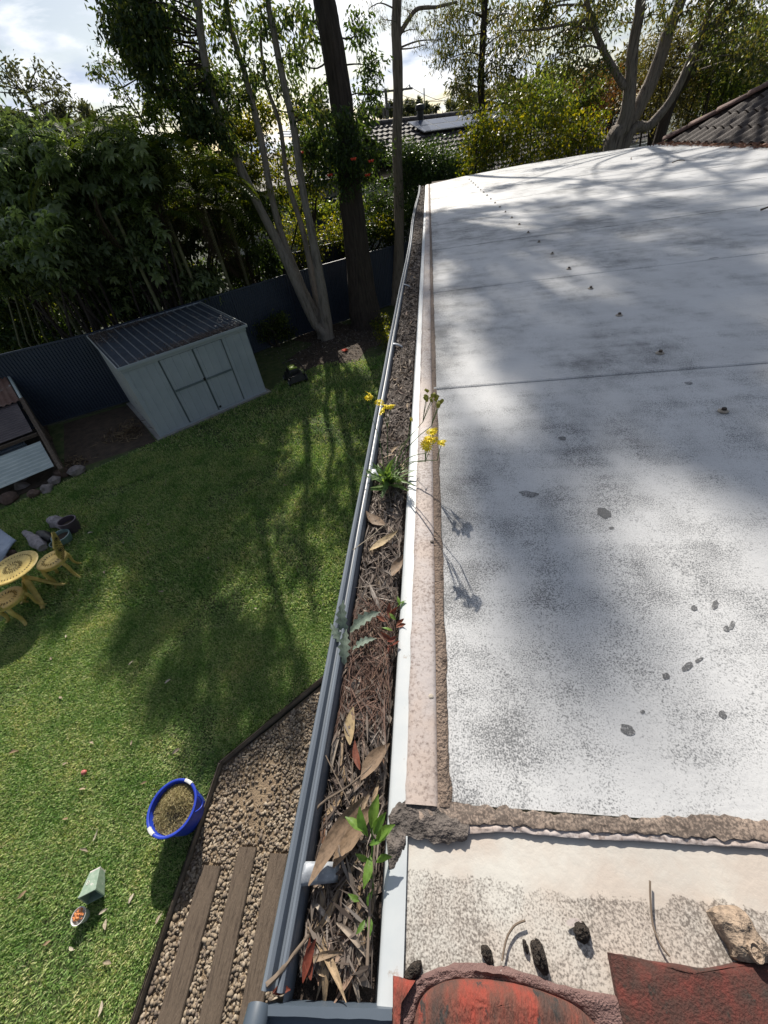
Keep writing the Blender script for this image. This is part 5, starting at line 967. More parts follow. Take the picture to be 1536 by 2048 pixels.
# --- big dark trunk with red flowers
gb = onz(733, 650, 0); tB = thing("dark_trunk_tree", gb, "tall tree with a thick dark straight trunk and red flowers", "tree"); YB = gb[1]
qb = trunk_px(tB, [(733, 645, 66), (726, 600, 58), (714, 500, 48), (702, 400, 46), (692, 300, 45), (682, 200, 46), (665, 90, 45), (648, 0, 44), (630, -150, 40), (615, -330, 32), (600, -520, 22), (590, -700, 12)], YB, "bark_dark", lump=.12, seg=20)
blobs = []
for (x, y, dy, n) in [(620, 60, .8, 300), (715, 60, .8, 300), (735, 130, .6, 330), (740, 190, .4, 330), (725, 240, .2, 360), (605, 130, .7, 260), (640, 260, -.5, 420), (620, 310, -.3, 420), (670, 290, -.9, 420), (700, 320, -.9, 420), (740, 300, -.6, 420), (650, 335, -.6, 360), (735, 340, -.5, 320), (630, 190, .5, 300), (600, 270, .3, 360), (690, 360, -.7, 260), (700, 250, -.8, 360)]: blobs.append(bl(x, y, YB + dy, random.uniform(.36, .5), n))
roofsh = [(1000, 640), (1060, 665), (1130, 690), (1210, 705), (1300, 690), (1400, 665), (1480, 645), (1530, 720), (950, 565), (1250, 615), (1350, 600), (900, 485), (960, 462), (1040, 480), (1150, 500), (1250, 512), (1400, 540), (1500, 560), (1500, 600), (1190, 640), (1000, 930), (1060, 1010), (1085, 1110), (1470, 900), (1530, 960), (1440, 850), (1300, 790), (1210, 760), (1100, 740), (1390, 770), (1500, 800), (1120, 900), (1090, 1170), (880, 430), (940, 425), (1100, 440), (1300, 450), (1450, 470), (1536, 500), (1180, 840), (1330, 560)]
hi = []
for (x, y) in roofsh:
    r_ = min(.36, max(.085, .05 + .085 * onz(x, y, 3.97)[1])) * random.uniform(.9, 1.1); hi.append((cast_from(x, y, 3.97, YB + random.uniform(-1.2, 1.5)), r_, int(60 + 280 * (r_ / .36) ** 2)))
blobsB = [h for h in hi if h[0][0] < -1.0]; blobsC = [h for h in hi if h[0][0] >= -1.0]
V, tips = leafcloud(blobs + blobsB, .14, .055, .5, 14, .3); leaf_part("foliage", V, "leaf_deep", tB); twigs_part(tB, tips, qb, "bark_dark", .07)
for (x, y, dy) in [(602, 305, -.9), (707, 318, -1.4), (742, 322, -1.2), (660, 350, -1.1), (735, 350, -.9)]:
    p = ony(x, y, YB + dy); b = B()
    for k in range(8): d = unit((math.cos(k * .8), math.sin(k * .8), .2 * (-1) ** k)); b.tube([p, p + d * .05, p + d * .085], [.012, .02, .003], 5)
    b.build("red_flower", "red_bract", tB)
# --- slim pale trunk close to the gutter
gc = onz(789, 607, 0); tC = thing("slim_gum_tree", gc, "slim pale gum trunk rising beside the far gutter", "tree"); YC = gc[1]
qc = trunk_px(tC, [(790, 600, 24), (797, 520, 21), (798, 400, 20), (794, 300, 20), (796, 180, 19), (793, 80, 20), (794, 0, 19), (797, -160, 17), (792, -330, 14), (800, -520, 11), (806, -700, 7)], YC, "bark_gum")
qc += trunk_px(tC, [(797, 72, 9), (815, 42, 8), (835, 18, 7), (872, 14, 5), (915, 4, 4)], YC, "bark_gum", "branch", foot=False, seg=8)
blobs = [bl(x, y, YC + random.uniform(-.4, .5), r, n) for x, y, r, n in [(830, 60, .35, 90), (870, 40, .4, 130), (905, 30, .4, 130), (850, 90, .35, 80), (815, 20, .3, 70), (770, 40, .28, 60), (745, 12, .3, 70), (880, 80, .3, 90)]]
blobs = [(c_, r_, int(n_ * 1.6)) for c_, r_, n_ in blobs]; V, tips = leafcloud(blobs, .11, .016, .8, 10); leaf_part("foliage", V, "leaf_gum", tC); twigs_part(tC, tips, qc, "bark_gum", .03)
V, tips = leafcloud(blobsC, .13, .04, .5); leaf_part("upper_foliage", V, "leaf_gum", tC); twigs_part(tC, tips, qc, "bark_gum", .04)
# --- spreading gum behind the far roof edge
YD = 14.6; gd = ony(1222, 300, YD); gd[2] = 0; tD = thing("spreading_gum_tree", gd, "gum tree with several pale leaning stems behind the far roof edge", "tree")
qd = trunk_px(tD, [(1222, 305, 32), (1244, 260, 26), (1258, 200, 24), (1266, 100, 20), (1282, 0, 19), (1295, -150, 15), (1300, -330, 10)], YD, "bark_gum", "stem")
qd += trunk_px(tD, [(1228, 300, 34), (1268, 230, 27), (1308, 150, 25), (1338, 60, 22), (1362, 0, 20), (1420, -160, 15), (1460, -300, 10)], YD + .2, "bark_gum", "stem"); qd += trunk_px(tD, [(1246, 300, 18), (1300, 250, 17), (1345, 195, 15), (1385, 110, 14), (1420, 20, 12), (1450, -80, 10)], YD + .1, "bark_gum", "stem")
qd += trunk_px(tD, [(1250, 175, 14), (1225, 135, 12), (1195, 75, 11), (1175, 10, 9), (1150, -80, 6)], YD, "bark_gum", "branch", foot=False, seg=10); qd += trunk_px(tD, [(1330, 240, 20), (1375, 150, 19), (1405, 80, 18), (1465, 5, 14), (1520, -60, 10)], YD + .6, "bark_dark", "stem")
blobs = [bl(x, y, YD + random.uniform(-.8, .8), random.uniform(.32, .5), n) for x, y, n in [(1110, 45, 260), (1150, 70, 260), (1070, 35, 200), (1180, 35, 260), (1120, 110, 220), (1160, 130, 220), (1060, 95, 150), (1210, 20, 200), (1020, 60, 120), (1190, 140, 150), (1090, 10, 220), (1240, 40, 120), (1440, 40, 220), (1490, 30, 260), (1530, 60, 260), (1420, 100, 160), (1480, 110, 220), (1320, 30, 110), (1530, 120, 260), (1385, 20, 120), (1350, -30, 260), (1200, -40, 300), (1450, -40, 300)]]
for (x, y) in [(980, 410), (1060, 400), (1150, 400), (1250, 410), (1350, 405), (1450, 420), (1530, 430), (1000, 370), (1100, 360), (1200, 365), (1300, 370), (1420, 370), (1520, 385), (1100, 335), (1250, 335), (1400, 335), (1500, 345), (1240, 440), (1380, 480), (1180, 450), (1500, 450), (1330, 310), (1450, 315)]: blobs.append((cast_from(x, y, 4.0, YD + random.uniform(-.5, 2.2)), (.32, .32, .14), 150))
blobs = [(c_, r_, int(n_ * 1.7)) for c_, r_, n_ in blobs]; V, tips = leafcloud(blobs, .12, .04, .5); leaf_part("foliage", V, "leaf_gum", tD); twigs_part(tD, tips, qd, "bark_gum", .04, frac=.3)
# --- drooping gum in the middle distance
YE = 18.0; ge = ony(962, 300, YE); ge[2] = 0; tE = thing("drooping_gum_tree", ge, "gum with a thin straight trunk and drooping leaves by the neighbour's roof", "tree")
qe = trunk_px(tE, [(966, 330, 14), (964, 240, 14), (962, 160, 13), (966, 80, 12), (970, 0, 11), (975, -150, 8)], YE, "bark_dark")
blobs = [bl(x, y, YE + random.uniform(-.8, .8), random.uniform(.34, .55), n) for x, y, n in [(930, 30, 170), (985, 20, 190), (905, 70, 150), (945, 90, 190), (995, 90, 190), (890, 120, 130), (925, 140, 190), (975, 150, 200), (1030, 130, 150), (905, 175, 130), (940, 200, 190), (1000, 190, 190), (1045, 80, 130), (950, -30, 200), (1030, 30, 150), (890, 40, 110), (1040, 200, 160), (960, 250, 160)]]
blobs = [(c_, r_, int(n_ * 2.3)) for c_, r_, n_ in blobs]; V, tips = leafcloud(blobs, .15, .036, .7, 16); leaf_part("foliage", V, "leaf_gum", tE); twigs_part(tE, tips, qe, "bark_dark", .02, frac=.25)
# --- shrubs: each its own plant
def shrub(name, label, cat, mat, blobs, L, Wd, droop=.3, stems=4, smat="bark_dark", sub=14, group=None, tight=.34):
    C = np.mean([b_[0] for b_ in blobs], 0); base = C.copy(); base[2] = 0; t = thing(name, base, label, cat, group); q = []; bs = B()
    low = min(b_[0][2] for b_ in blobs)
    for k in range(stems):
        a = base + np.array((random.uniform(-.2, .2), random.uniform(-.2, .2), -.03)); c = random.choice(blobs)[0]; p = interp([a, a * .5 + c * .5 + rng.normal(size=3) * .12, c], 5); bs.tube(p, list(np.linspace(.05, .015, len(p))), 7); q += p
    bs.build("stem", smat, t, smooth=60); V, tips = leafcloud(blobs, L, Wd, droop, sub, tight); leaf_part("foliage", V, mat, t); twigs_part(t, tips, q, smat, .02, frac=.25); return t
def grid_blobs(x0, x1, y0, y1, Y, dY, r, n, k, edge=None):
    out = []
    while len(out) < k:
        x, y = random.uniform(x0, x1), random.uniform(y0, y1)
        if edge and not edge(x, y): continue
        out.append(bl(x, y, Y + random.uniform(-dY, dY), r * random.uniform(.8, 1.2), n))
    return out
shrub("hedge", "dense dark green hedge below the solar roof at the far gutter end", "hedge", "leaf_hedge", grid_blobs(800, 945, 305, 390, 17.2, .6, .5, 800, 26) + grid_blobs(725, 860, 350, 470, 17.8, .4, .5, 700, 18), .085, .045, .1)
shrub("yellow_green_shrub", "sunlit yellow-green shrub just beyond the far roof edge", "shrub", "leaf_bright", grid_blobs(945, 1060, 235, 345, 14.2, .7, .42, 260, 20, lambda x, y: y > 180 + abs(x - 1000) * .4) , .10, .045, .4, smat="bark_dark")
shrub("golden_shrub", "golden green shrub at the foot of the leaning gum stems", "shrub", "leaf_bright", grid_blobs(1060, 1200, 215, 325, 15.6, .6, .42, 250, 16), .10, .045, .4)
shrub("green_shrub", "mid green shrub between the drooping gum and the leaning stems", "shrub", "leaf_mid", grid_blobs(1010, 1190, 165, 260, 17.8, .8, .5, 330, 18), .10, .045, .3)
shrub("rusty_shrub", "rust coloured shrub behind the leaning gum stems", "shrub", "leaf_rust", grid_blobs(1150, 1265, 155, 240, 18.5, .5, .45, 300, 12), .09, .035, .2)
shrub("olive_tree_mass", "olive green tree filling the view above the brown tile roof", "tree", "leaf_olive", grid_blobs(1290, 1420, 60, 270, 18.5, 1.2, .6, 330, 34), .11, .035, .4, 7)
shrub("bushy_green_tree", "bushy green tree at the right frame edge above the tiles", "tree", "leaf_mid", grid_blobs(1420, 1560, 20, 250, 17.5, 1.2, .6, 330, 34), .11, .04, .4, 7)
shrub("backlit_yellow_tree", "backlit yellow-green tree glowing between the grey stems", "tree", "leaf_bright", grid_blobs(445, 640, 200, 420, YA + 2.6, .6, .42, 240, 34, lambda x, y: y > 200 + (x - 540) ** 2 * .004), .11, .06, .4, 5)
shrub("red_flowering_shrub", "bright green shrub with red flowers behind the fence by the big trunk", "shrub", "leaf_bright", grid_blobs(555, 770, 440, 530, 17.4, .5, .4, 330, 20), .09, .05, .3)
shrub("small_bush", "small rounded dark bush against the fence right of the shed", "bush", "leaf_mid", [(onz(556, 690, 0) + np.array((random.gauss(0, .22), random.gauss(0, .16), .25 + .7 * random.random())), .26, 210) for k in range(13)], .10, .035, .4, 3)
for i in range(3): p = onz(760 + 6 * i, 660 + 18 * i, 0); shrub("low_weed", "low green weed beneath the far gutter" , "weed", "leaf_bright", [(p + np.array((random.gauss(0, .12), random.gauss(0, .12), .2 + .25 * random.random())), .2, 90) for k in range(4)], .09, .03, .3, 2, group="low weeds beneath the far gutter")
# low foliage that shades the far half of the lawn
blobs = []; cnt = 0
while cnt < 40:
    p = np.array((random.uniform(-7.5, -1.2), random.uniform(6.2, 11.0), 0.))
    if not far_from(p, lit, .45): continue
    Yb = YA + 2.2 + random.uniform(-.4, .6); blobs.append((p + SUNV * ((Yb - p[1]) / SUNV[1]), random.uniform(.3, .42), 200)); cnt += 1
shrub("dark_screen_tree", "dark leafy tree behind the fence and grey stems", "tree", "leaf_dark", blobs, .115, .05, .35, 6)
# --- broad-leaved tobacco bushes behind the left fence
def rosette(seed):
    r = random.Random(seed); b = B()
    for k in range(10):
        a = k * 2.4 + r.uniform(-.3, .3); ln = r.uniform(.17, .30); w = ln * .30; P = []; x = 0; z = 0; e = r.uniform(.1, .9)
        for i in range(6):
            t = i / 5; ww = w * .5 * math.sin(math.pi * min(1, .06 + t * .94)) ** .8 + .001; row = []
            for u in (-1, 0, 1): lx, ly, lz = x, u * ww, z + abs(u) * ww * .3; row.append((lx * math.cos(a) - ly * math.sin(a), lx * math.sin(a) + ly * math.cos(a), lz))
            P.append(row); x += ln / 5 * math.cos(e); z += ln / 5 * math.sin(e); e -= r.uniform(.28, .5)
        b.sheet(P)
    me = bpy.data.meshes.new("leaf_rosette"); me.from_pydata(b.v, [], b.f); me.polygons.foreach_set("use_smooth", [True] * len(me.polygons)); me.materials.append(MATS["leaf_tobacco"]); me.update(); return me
ROS = [rosette(i) for i in range(6)]
def tobacco(x0, x1, y0, y1, Y, n, label, edge=None):
    blobs = grid_blobs(x0, x1, y0, y1, Y + .5, .4, .5, 260, 20, edge); C = np.mean([q[0] for q in blobs], 0); C[2] = 0; t = thing("tobacco_bush", C, label, "bush", "broad-leaved bushes behind the left fence"); bs = B(); q = []
    for k in range(7): c = random.choice(blobs)[0]; a = C + np.array((random.uniform(-.6, .6), random.uniform(-.3, .3), 0)); p = interp([a, a * .45 + c * .55 + rng.normal(size=3) * .15, c], 5); bs.tube(p, list(np.linspace(.05, .018, len(p))), 7); q += p
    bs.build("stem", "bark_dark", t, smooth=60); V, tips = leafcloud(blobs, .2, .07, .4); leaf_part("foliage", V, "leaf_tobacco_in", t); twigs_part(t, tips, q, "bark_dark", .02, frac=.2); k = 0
    while k < n:
        x, y = random.uniform(x0, x1), random.uniform(y0, y1)
        if edge and not edge(x, y): continue
        p = ony(x, y, Y + random.uniform(-.5, .4)); o = bpy.data.objects.new("leaf_rosette", random.choice(ROS)); COL.objects.link(o); o.parent = t; o.location = tuple(float(v) for v in p - C); o.rotation_euler = (random.gauss(.25, .35), random.gauss(0, .35), random.uniform(0, 6.28)); s = random.uniform(.7, 1.2); o.scale = (s, s, s); k += 1
tobacco(110, 300, 285, 420, 11.5, 90, "pale broad-leaved bush between the tall bush and the spiky palm", lambda x, y: y > 275 + (x - 200) * .12 + abs(x - 200) * .12); tobacco(-40, 130, 265, 420, 10.9, 110, "tallest pale broad-leaved bush in the upper left behind the fence"); tobacco(-40, 130, 420, 560, 10.1, 110, "pale broad-leaved bush low at the left frame edge"); tobacco(120, 330, 420, 560, 11.6, 110, "grey-green broad-leaved bush in front of the palms", lambda x, y: y > 400 + abs(x - 220) * .25); tobacco(170, 420, 540, 625, 12.3, 55, "broad-leaved bush hanging over the fence behind the shed", lambda x, y: y < 690 - x * .25)
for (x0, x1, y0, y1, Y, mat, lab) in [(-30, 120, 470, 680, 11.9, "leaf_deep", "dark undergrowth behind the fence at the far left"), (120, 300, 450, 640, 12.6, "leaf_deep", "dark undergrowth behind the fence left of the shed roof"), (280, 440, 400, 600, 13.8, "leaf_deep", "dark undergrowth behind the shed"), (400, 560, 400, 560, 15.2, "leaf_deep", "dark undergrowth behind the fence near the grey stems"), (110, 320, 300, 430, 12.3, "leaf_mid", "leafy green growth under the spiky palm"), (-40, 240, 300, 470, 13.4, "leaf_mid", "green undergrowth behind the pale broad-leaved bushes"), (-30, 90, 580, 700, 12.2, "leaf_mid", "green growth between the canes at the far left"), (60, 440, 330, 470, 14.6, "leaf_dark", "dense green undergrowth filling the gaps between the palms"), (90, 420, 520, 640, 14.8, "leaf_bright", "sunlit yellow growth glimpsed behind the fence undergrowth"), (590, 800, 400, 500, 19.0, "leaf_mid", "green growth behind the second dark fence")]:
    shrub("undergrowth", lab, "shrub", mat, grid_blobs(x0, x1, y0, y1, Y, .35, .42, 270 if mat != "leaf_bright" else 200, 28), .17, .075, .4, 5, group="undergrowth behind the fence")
# --- palms
def frond(parent, c, az, el, ln, mat, name="frond"):
    d = np.array((math.cos(az), math.sin(az), 0)); q = []; p = np.array(c, float); e = el
    for i in range(15): q.append(p.copy()); p = p + (d * math.cos(e) + Zu * math.sin(e)) * ln / 14; e -= .105
    b = B(); b.tube(q, list(np.linspace(.016, .004, 15)), 5); s = np.cross(d, Zu)
    for i in range(1, 29):
        t = i / 28 * 13.9; j = int(t); o = q[j] * (1 - t + j) + q[min(j + 1, 14)] * (t - j); tn = unit(q[min(j + 1, 14)] - q[j]); L_ = .46 * math.sin(math.pi * (.12 + .8 * i / 28)) + .08
        for sg in (-1, 1): e1 = unit(s * sg * .8 + tn * .55 + Zu * (.18 - .0 * i)); m = o + e1 * L_ * .5; tip = o + e1 * L_ - Zu * L_ * .28; w = np.cross(e1, Zu); w = unit(w + Zu * .3) * .022; b.add([o, m + w, tip, m - w], [(0, 1, 2, 3)])
    return b.build(name, mat, parent)
def palm(px, py, Y, n, label, ln=1.9, tr=.05):
    c = ony(px, py, Y); base = c.copy(); base[2] = 0; t = thing("palm", base, label, "palm", "palms behind the fence"); b = B(); b.tube(interp([base, base * .5 + c * .5 + rng.normal(size=3) * .08, c], 8), tr, 9, lump=.05); b.build("trunk", "palm_stem", t, smooth=60)
    for k in range(n): frond(t, c + rng.normal(size=3) * .03, k * 2.4 + random.uniform(-.3, .3), random.uniform(.35, 1.35), ln * random.uniform(.8, 1.15), "leaf_palm")
    for k in range(2): frond(t, c - (0, 0, .15), random.uniform(0, 6.28), -.7, ln * .8, "palm_dead")
for (x, y, Y, n, lab) in [(290, 330, 12.3, 14, "palm with upright spiky fronds against the sky"), (395, 385, 13.0, 14, "palm in the middle of the dark clump left of the grey stems"), (185, 335, 11.6, 12, "palm with yellow-green fronds behind the tall pale bush"), (455, 430, 13.9, 12, "shaded palm nearest the leaning grey stem"), (330, 455, 12.4, 12, "low dark palm above the shed"), (90, 560, 11.4, 9, "low palm behind the left fence with canes"), (490, 500, 14.9, 9, "small palm with hanging dry fronds right of the shed")]: palm(x, y, Y, n, lab)
b_c = thing("cane_clump", onz(60, 690, .5) * (1, 1, 0), "slanting bare canes behind the fence left of the shed", "canes")
for k in range(9): p = ony(40 + 16 * k, 690 - 6 * k, 11.3 + .1 * k); a = p.copy(); a[2] = 0; b = B(); b.tube([a, p, ony(5 + 15 * k, 560, 11.5)], [.035, .03, .022], 7); b.build("cane", "palm_stem", b_c, smooth=60)
# ================================================================== roofs and far things
# --- brown tiled roof beyond the flat roof
HC = np.array((4.42, 10.45, 4.045)); PT = .557; mr = thing("tiled_roof", HC, "dark brown tiled hip roof rising at the right beyond the flat roof", "roof")
sl_len = math.hypot(1, PT); su = unit((1, 0, PT)); sy = np.array((0, -1., 0)); sn = np.cross(su, sy); sn = sn if sn[2] > 0 else -sn
tw, tlg = .24, .30
P = []
for i in range(9):
    t = i / 8 * tw; P.append([sy * t + su * s + sn * (.022 * math.sin(2 * math.pi * i / 8) + .018 + (.018 if s < .1 else 0.0)) for s in (0, .02, .36)] + [])
b = B(); b.sheet([[q for q in row] for row in P]); 
fr = [[row[0] - sn * .028, row[0]] for row in P]; b.sheet(fr)
tile_me = bpy.data.meshes.new("tile"); tile_me.from_pydata(b.v, [], b.f); tile_me.polygons.foreach_set("use_smooth", [True] * len(tile_me.polygons)); tile_me.materials.append(MATS["tile_brown"]); tile_me.update(); tile_me.set_sharp_from_angle(angle=rad(40))
for r in range(10):
    s = r * tlg; run = s / sl_len
    for c in range(18):
        yoff = c * tw + run * 1.0 + .02
        if yoff + tw > 4.4: continue
        o = bpy.data.objects.new("tile", tile_me); COL.objects.link(o); o.parent = mr; p = su * s + sy * yoff; o.location = tuple(float(v) for v in p)
# underlay plus the hidden end slope
end_n = np.array((1., 0, 0)); b = B(); T = HC + np.array((2.2, -2.2, 2.2 * PT)); b.add([HC - (0, 0, .02), HC + np.array((0, -5, -.02)), T + np.array((0, -2.8, -.02)), T - (0, 0, .02)], [(0, 1, 2, 3)]); b.add([HC - (0, 0, .02), T - (0, 0, .02), HC + np.array((4.4, 0, -.02))], [(0, 1, 2)]); b.build("roof_underlay", "tile_brown", mr)
hd = unit((1, -1, PT)); hs = unit(np.cross(hd, Zu)); hn = np.cross(hs, hd)
hipmat = pm("hip_cap", (.10, .055, .045), (.17, .10, .085), 9, .85, .5, 60)
for k in range(9):
    c = HC + hd * (k * .40) + hn * .03; b = B(); P = []
    for (q, r) in ((0, .115), (.44, .10)): P.append([c + hd * q + hs * r * math.cos(a) + hn * (r * .62 * math.sin(a) + .012 * (1 if q == 0 else 0)) for a in np.linspace(0, math.pi, 9)])
    B().sheet(P).build("hip_tile", "hip_cap", mr, smooth=50, solid=.015)
b = B(); b.box(HC + np.array((-.03, -2.3, -.05)), (.05, 4.6, .10)); b.build("eave_board", "tile_brown", mr)
heap2 = []
n = 500; c = np.stack([rng.normal(4.30, .07, n), rng.uniform(6.5, 10.4, n), 4.045 + rng.uniform(0, .035, n)], 1); d = rng.normal(size=(n, 3)); d[:, 2] *= .2; d /= np.linalg.norm(d, axis=1)[:, None]; s = np.cross(d, rng.normal(size=(n, 3))); s /= np.linalg.norm(s, axis=1)[:, None]; Ln = rng.uniform(.02, .06, n)[:, None]
V = np.stack([c - d * Ln, c + s * .008, c + d * Ln, c - s * .008], 1).reshape(-1, 3); leafmat("eave_litter", [(0.16, 0.07, 0.05), (0.24, 0.13, 0.09), (0.11, 0.07, 0.05)], .1, .85, (1.2, 1.1, .9))
tag(link_mesh("eave_leaf_litter", np_mesh("eave_leaf_litter", V, np.arange(len(V)).reshape(-1, 4)), "eave_litter"), "reddish dead leaves drifted along the brown tile eave", "leaf litter", kind="stuff")
for (x, y, a, ln, lab) in [(1345, 325, .3, .18, "short dead twig on the far part of the flat roof"), (1262, 318, 1.2, .12, "tiny upright twig near the far roof edge"), (1525, 413, .1, .12, "dark stick at the right side of the flat roof")]:
    p = onz(x, y, 4.0 + (.02 if x > 1000 else 0)); d = np.array((math.cos(a), math.sin(a), 0)); zz = zroof(p[0], p[1]) + .008; p[2] = zz; twig([p, p + d * ln * .5 + (0, 0, .012), p + d * ln], .007, lab)
# --- neighbour's house with solar panels
RA = ony(801, 242, 23.5); RB = ony(948, 228.6, 27.0); rz = (RA[2] + RB[2]) / 2; RA[2] = RB[2] = rz; ru = unit(RB - RA); dn = unit(np.cross(ru, Zu)); dn = dn if dn[1] < 0 else -dn; pit = rad(21); rd = dn * math.cos(pit) - Zu * math.sin(pit); rnn = unit(np.cross(ru, rd)); rnn = rnn if rnn[2] > 0 else -rnn
R0 = RA - ru * 2.6; RLN = 17.0; RDP = 5.6
hs_ = thing("neighbour_house", (R0 + ru * RLN / 2 + dn * 2) * (1, 1, 0), "neighbour's low house with grey tiled roof and solar panels", "house")
P = []; course = .34; k = int(RDP / course)
for i in range(k):
    for (s, o) in ((i * course, .0), (i * course + course, .045)): P.append([R0 + ru * u + rd * s + rnn * (o + .022 * math.sin(u * 2 * math.pi / .30)) for u in np.arange(0, RLN, .075)])
b = B(); b.sheet(P); Pb = [[R0 + ru * u - rd * np.array((1, 1, -1)) * s for u in (0, RLN)] for s in (0, RDP)]; b.sheet(Pb); b.build("roof", "tile_far", hs_)
for i in range(int(RLN / .42)): p = R0 + ru * (i * .42 + .2) + Zu * .03; b = B(); b.tube([p, p + ru * .43], [.115, .10], 8); b.build("ridge_tile", "tile_far", hs_, smooth=60)
ez = rz - RDP * math.sin(pit); wc = R0 + ru * RLN / 2; b = B(); b.box(np.array((wc[0], wc[1], ez / 2)), (RLN - 1, 2 * (RDP * math.cos(pit) - .6), ez), ru, dn); wl_ = b.build("wall", "wall_cream", hs_)
for u in (3, 8, 13): b = B(); b.box(R0 * (1, 1, 0) + ru * u + dn * (RDP * math.cos(pit) - .58) + Zu * 1.7, (1.6, .06, 1.1), ru, dn); wn = b.build("window", "solar_cell", hs_); b = B(); [b.box(R0 * (1, 1, 0) + ru * u + dn * (RDP * math.cos(pit) - .55) + Zu * 1.7 + ru * q, (.05, .05, 1.15), ru, dn) for q in (-.8, 0, .8)]; b.build("window_frame", "solar_frame", wn)
b = B(); b.box(R0 + ru * RLN / 2 + rd * (RDP + .05) - Zu * .05, (RLN, .10, .10), ru, dn); b.build("eave_gutter", "solar_frame", hs_)
def onplane(x, y):
    r = ray(x, y); o = np.array((0, 0, CAMZ)); t = (R0 - o).dot(rnn) / r.dot(rnn); p = o + r * t - R0; return p.dot(ru), p.dot(rd)
u0, s0 = onplane(813, 255); u1, s1 = onplane(846.5, 274.5); u2, s2 = onplane(979, 255)
ua, sa, sb_ = (u0 + u1) / 2, min(s0, s1), max(s0, s1); ph = min(1.7, (sb_ - sa) / 2); pw = 1.02
sol = thing("solar_array", R0 + ru * ua + rd * sa, "two rows of pale reflecting solar panels on the neighbour's roof", "solar panels")
nc = max(6, int((u2 - ua) / pw))
for r in range(2):
    for c in range(nc):
        o = R0 + ru * (ua + (c + .5) * pw) + rd * (sa + (r + .5) * ph) + rnn * .16; b = B(); b.box(o, (pw - .03, ph - .03, .035), ru, rd, rnn); pn = b.build("solar_panel", "solar_frame", sol); b = B(); b.box(o + rnn * .0195, (pw - .09, ph - .09, .006), ru, rd, rnn); b.build("cell_glass", "solar_cell", pn)
p = R0 + ru * (onplane(841, 250)[0]) + rd * onplane(841, 250)[1]; vt = thing("roof_vent", p, "dark cylindrical vent pipe above the solar panels", "vent"); b = B(); b.tube([p - Zu * .2, p + Zu * .45], .14, 14); b.build("pipe", "black_plastic", vt, smooth=60); b = B(); b.lathe(p + Zu * .45, [(.19, 0), (.21, .05), (.18, .16), (.0, .2)], 16); b.build("cowl", "black_plastic", vt, smooth=60)
# second house, pale wall glimpsed through the stems
g2 = ony(575, 330, 24.0); g2[2] = 0; h2 = thing("pale_house", g2, "pale walled house glimpsed through the grey stems", "house"); b = B(); b.box(g2 + Zu * 1.9, (7, 5, 3.8), ru, dn); b.build("wall", "wall_cream", h2); b = B(); e = [g2 + ru * sx * 3.9 + dn * sy_ * 3 + Zu * 3.8 for sx in (-1, 1) for sy_ in (-1, 1)]; tp = [g2 + ru * sx * 1.5 + Zu * 4.9 for sx in (-1, 1)]; b.add(e + tp, [(0, 1, 4), (2, 3, 5), (0, 4, 5, 2), (1, 3, 5, 4), (0, 2, 3, 1)]); b.build("roof", "tile_far", h2); b = B(); b.box(g2 + dn * 2.52 + Zu * 2.6, (1.4, .06, 1.1), ru, dn); wn = b.build("window", "solar_cell", h2); b = B(); b.box(g2 + dn * 2.56 + Zu * 2.02, (1.5, .08, .06), ru, dn); b.build("sill", "solar_frame", wn)
# --- power poles and wires
def power_pole(px, pt_, pb, Y, arms, label, w=.15):
    top = ony(px, pt_, Y); base = top.copy(); base[2] = 0; t = thing("power_pole", base, label, "power pole", "power poles beyond the houses"); b = B(); b.tube([base, top], [w * 1.2, w * .8], 10); b.build("pole", "pole_wood", t, smooth=60)
    for dz, hw in arms:
        b = B(); d = unit((.9, .45, 0)); b.box(top + Zu * dz, (2 * hw, .11, .13), d, np.cross(Zu, d)); ar = b.build("crossarm", "pole_wood", t)
        for q in (-.9, -.45, .45, .9): b = B(); b.lathe(top + Zu * (dz + .06) + d * hw * q, [(.05, 0), (.06, .1), (.03, .2), (0, .21)], 8); b.build("insulator", "galv", ar)
    return top
t1 = power_pole(771, 178, 240, 50, [(-.15, 2.6)], "wooden power pole with a long crossarm left of the slim trunk"); t2 = power_pole(766, 214, 240, 64, [(-.1, 1.8)], "shorter far power pole beside the tall one", .13)
t3 = power_pole(848, 176, 215, 60, [(-1.9, .9)], "thin pole with a small crossarm above the round tree", .07); t4 = power_pole(222, 219, 250, 34, [(-.35, 1.1)], "power pole with a crossarm above the palms", .14); t5 = power_pole(729, 202, 230, 70, [(-.1, .8)], "small distant antenna pole left of the tall power pole", .05)
def wire(a, c, sag, lab):
    b = B(); b.tube([a * (1 - t) + c * t - Zu * sag * 4 * t * (1 - t) for t in np.linspace(0, 1, 16)], .018, 4); tag(b.build("power_line", "black_plastic"), lab, "wire", "power lines across the sky")
for k, o in enumerate((-2.2, 0, 2.2)): wire(t1 + np.array((o * .9, o * .45, .05)), ony(935 + 12 * k, 172 + 4 * k, 75), 1.0, "power line running right from the tall pole"); wire(t1 + np.array((o * .9, o * .45, .05)), ony(560, 262 + 6 * k, 30), .8, "power line running left from the tall pole")
for k in (-1, 1): wire(t4 + np.array((k * .8, k * .4, -.2)), ony(420, 240 + 4 * k, 40), .5, "power line running right from the pole above the palms"); 
wire(t3 - Zu * 1.9, ony(990, 200, 90), .6, "low power line beside the thin pole")
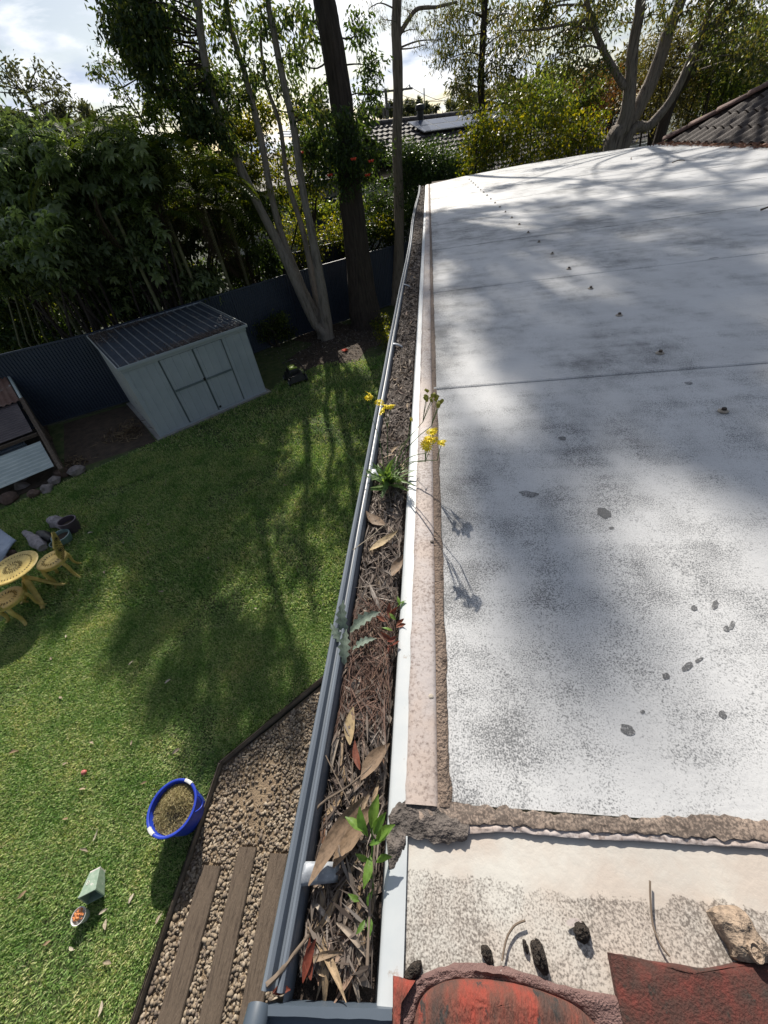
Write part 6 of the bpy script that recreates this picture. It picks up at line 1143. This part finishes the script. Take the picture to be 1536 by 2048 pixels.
# --- distant trees
def far_tree(px, top, low, Y, rw, mat, label, L=.28, n=90, k=14, name="distant_tree", tk=.16, sub=12):
    c0 = ony(px, (top + low) / 2, Y); hh = abs(ony(px, top, Y)[2] - ony(px, low, Y)[2]) / 2; base = c0.copy(); base[2] = 0; t = thing(name, base, label, "tree", "distant trees"); b = B(); q = interp([base, base * .5 + c0 * .5 + rng.normal(size=3) * .1, c0], 5); b.tube(q, list(np.linspace(tk * 1.3, tk * .5, len(q))), 8); b.build("trunk", "bark_dark", t, smooth=60); bb = []
    for i in range(k): v = rng.normal(size=3); v /= np.linalg.norm(v); v *= random.random() ** .4; bb.append((c0 + v * np.array((rw, rw, hh)), min(rw, hh) * .38, n))
    V, tips = leafcloud(bb, L, L * .4, .2, sub); leaf_part("crown", V, mat, t); twigs_part(t, tips, q, "bark_dark", .05, frac=.15)
far_tree(830, 206, 245, 48, 2.4, "leaf_far", "rounded clipped tree above the neighbour's ridge", .3, 160, 26); far_tree(912, 203, 240, 46, 2.4, "leaf_far", "low spreading tree right of the rounded tree", .3, 140, 22)
far_tree(52, 108, 262, 26, 2.3, "leaf_far", "wispy pale tree standing alone against the cloud at upper left", .24, 60, 20, tk=.10, sub=9); far_tree(120, 200, 275, 27, 2.6, "leaf_far", "greyish tree beside the wispy one at upper left", .26, 110, 20); far_tree(20, 225, 285, 23, 2.4, "leaf_far", "hazy shrub crown at the left frame edge under the wispy tree", .26, 120, 18); far_tree(175, 232, 280, 25, 1.8, "leaf_far", "thin grey-green tree left of the palms", .24, 70, 14)
far_tree(400, 300, 420, 22, 2.2, "leaf_dark", "dark tree behind the palm clump", .2, 260, 22); far_tree(300, 290, 420, 20, 2.4, "leaf_dark", "dark tree behind the spiky palm", .2, 240, 22); far_tree(500, 270, 420, 27, 2.6, "leaf_mid", "green tree beyond the backlit yellow tree", .22, 200, 20); far_tree(700, 262, 330, 30, 3.0, "leaf_far", "grey-green tree behind the dark trunk", .26, 170, 20)
far_tree(1010, 160, 260, 34, 3.6, "leaf_far", "distant tree behind the drooping gum", .3, 140, 24); far_tree(1120, 130, 250, 30, 3.2, "leaf_mid", "distant green tree between the gum stems", .28, 160, 24); far_tree(1330, 90, 260, 27, 3.6, "leaf_olive", "distant olive tree behind the right gum stems", .26, 170, 26); far_tree(1500, 70, 240, 28, 4.0, "leaf_olive", "distant olive tree at the far right", .26, 170, 26); far_tree(1230, 110, 250, 26, 2.6, "leaf_olive", "distant olive tree behind the rusty shrub", .26, 140, 20)
for k, x in enumerate((-60, 230, 640, 770, 960, 1060)):
    far_tree(x, 246 - .02 * x - (x > 900) * 35, 285 - .10 * x, 80 + 7 * k, 7, "leaf_far", ["broad distant tree at the left horizon", "broad distant tree above the palms on the horizon", "broad distant tree left of the dark trunk on the horizon", "broad distant tree behind the power poles", "broad distant tree right of the round tree on the horizon", "broad distant tree at the right horizon"][k], .7, 120, 22)
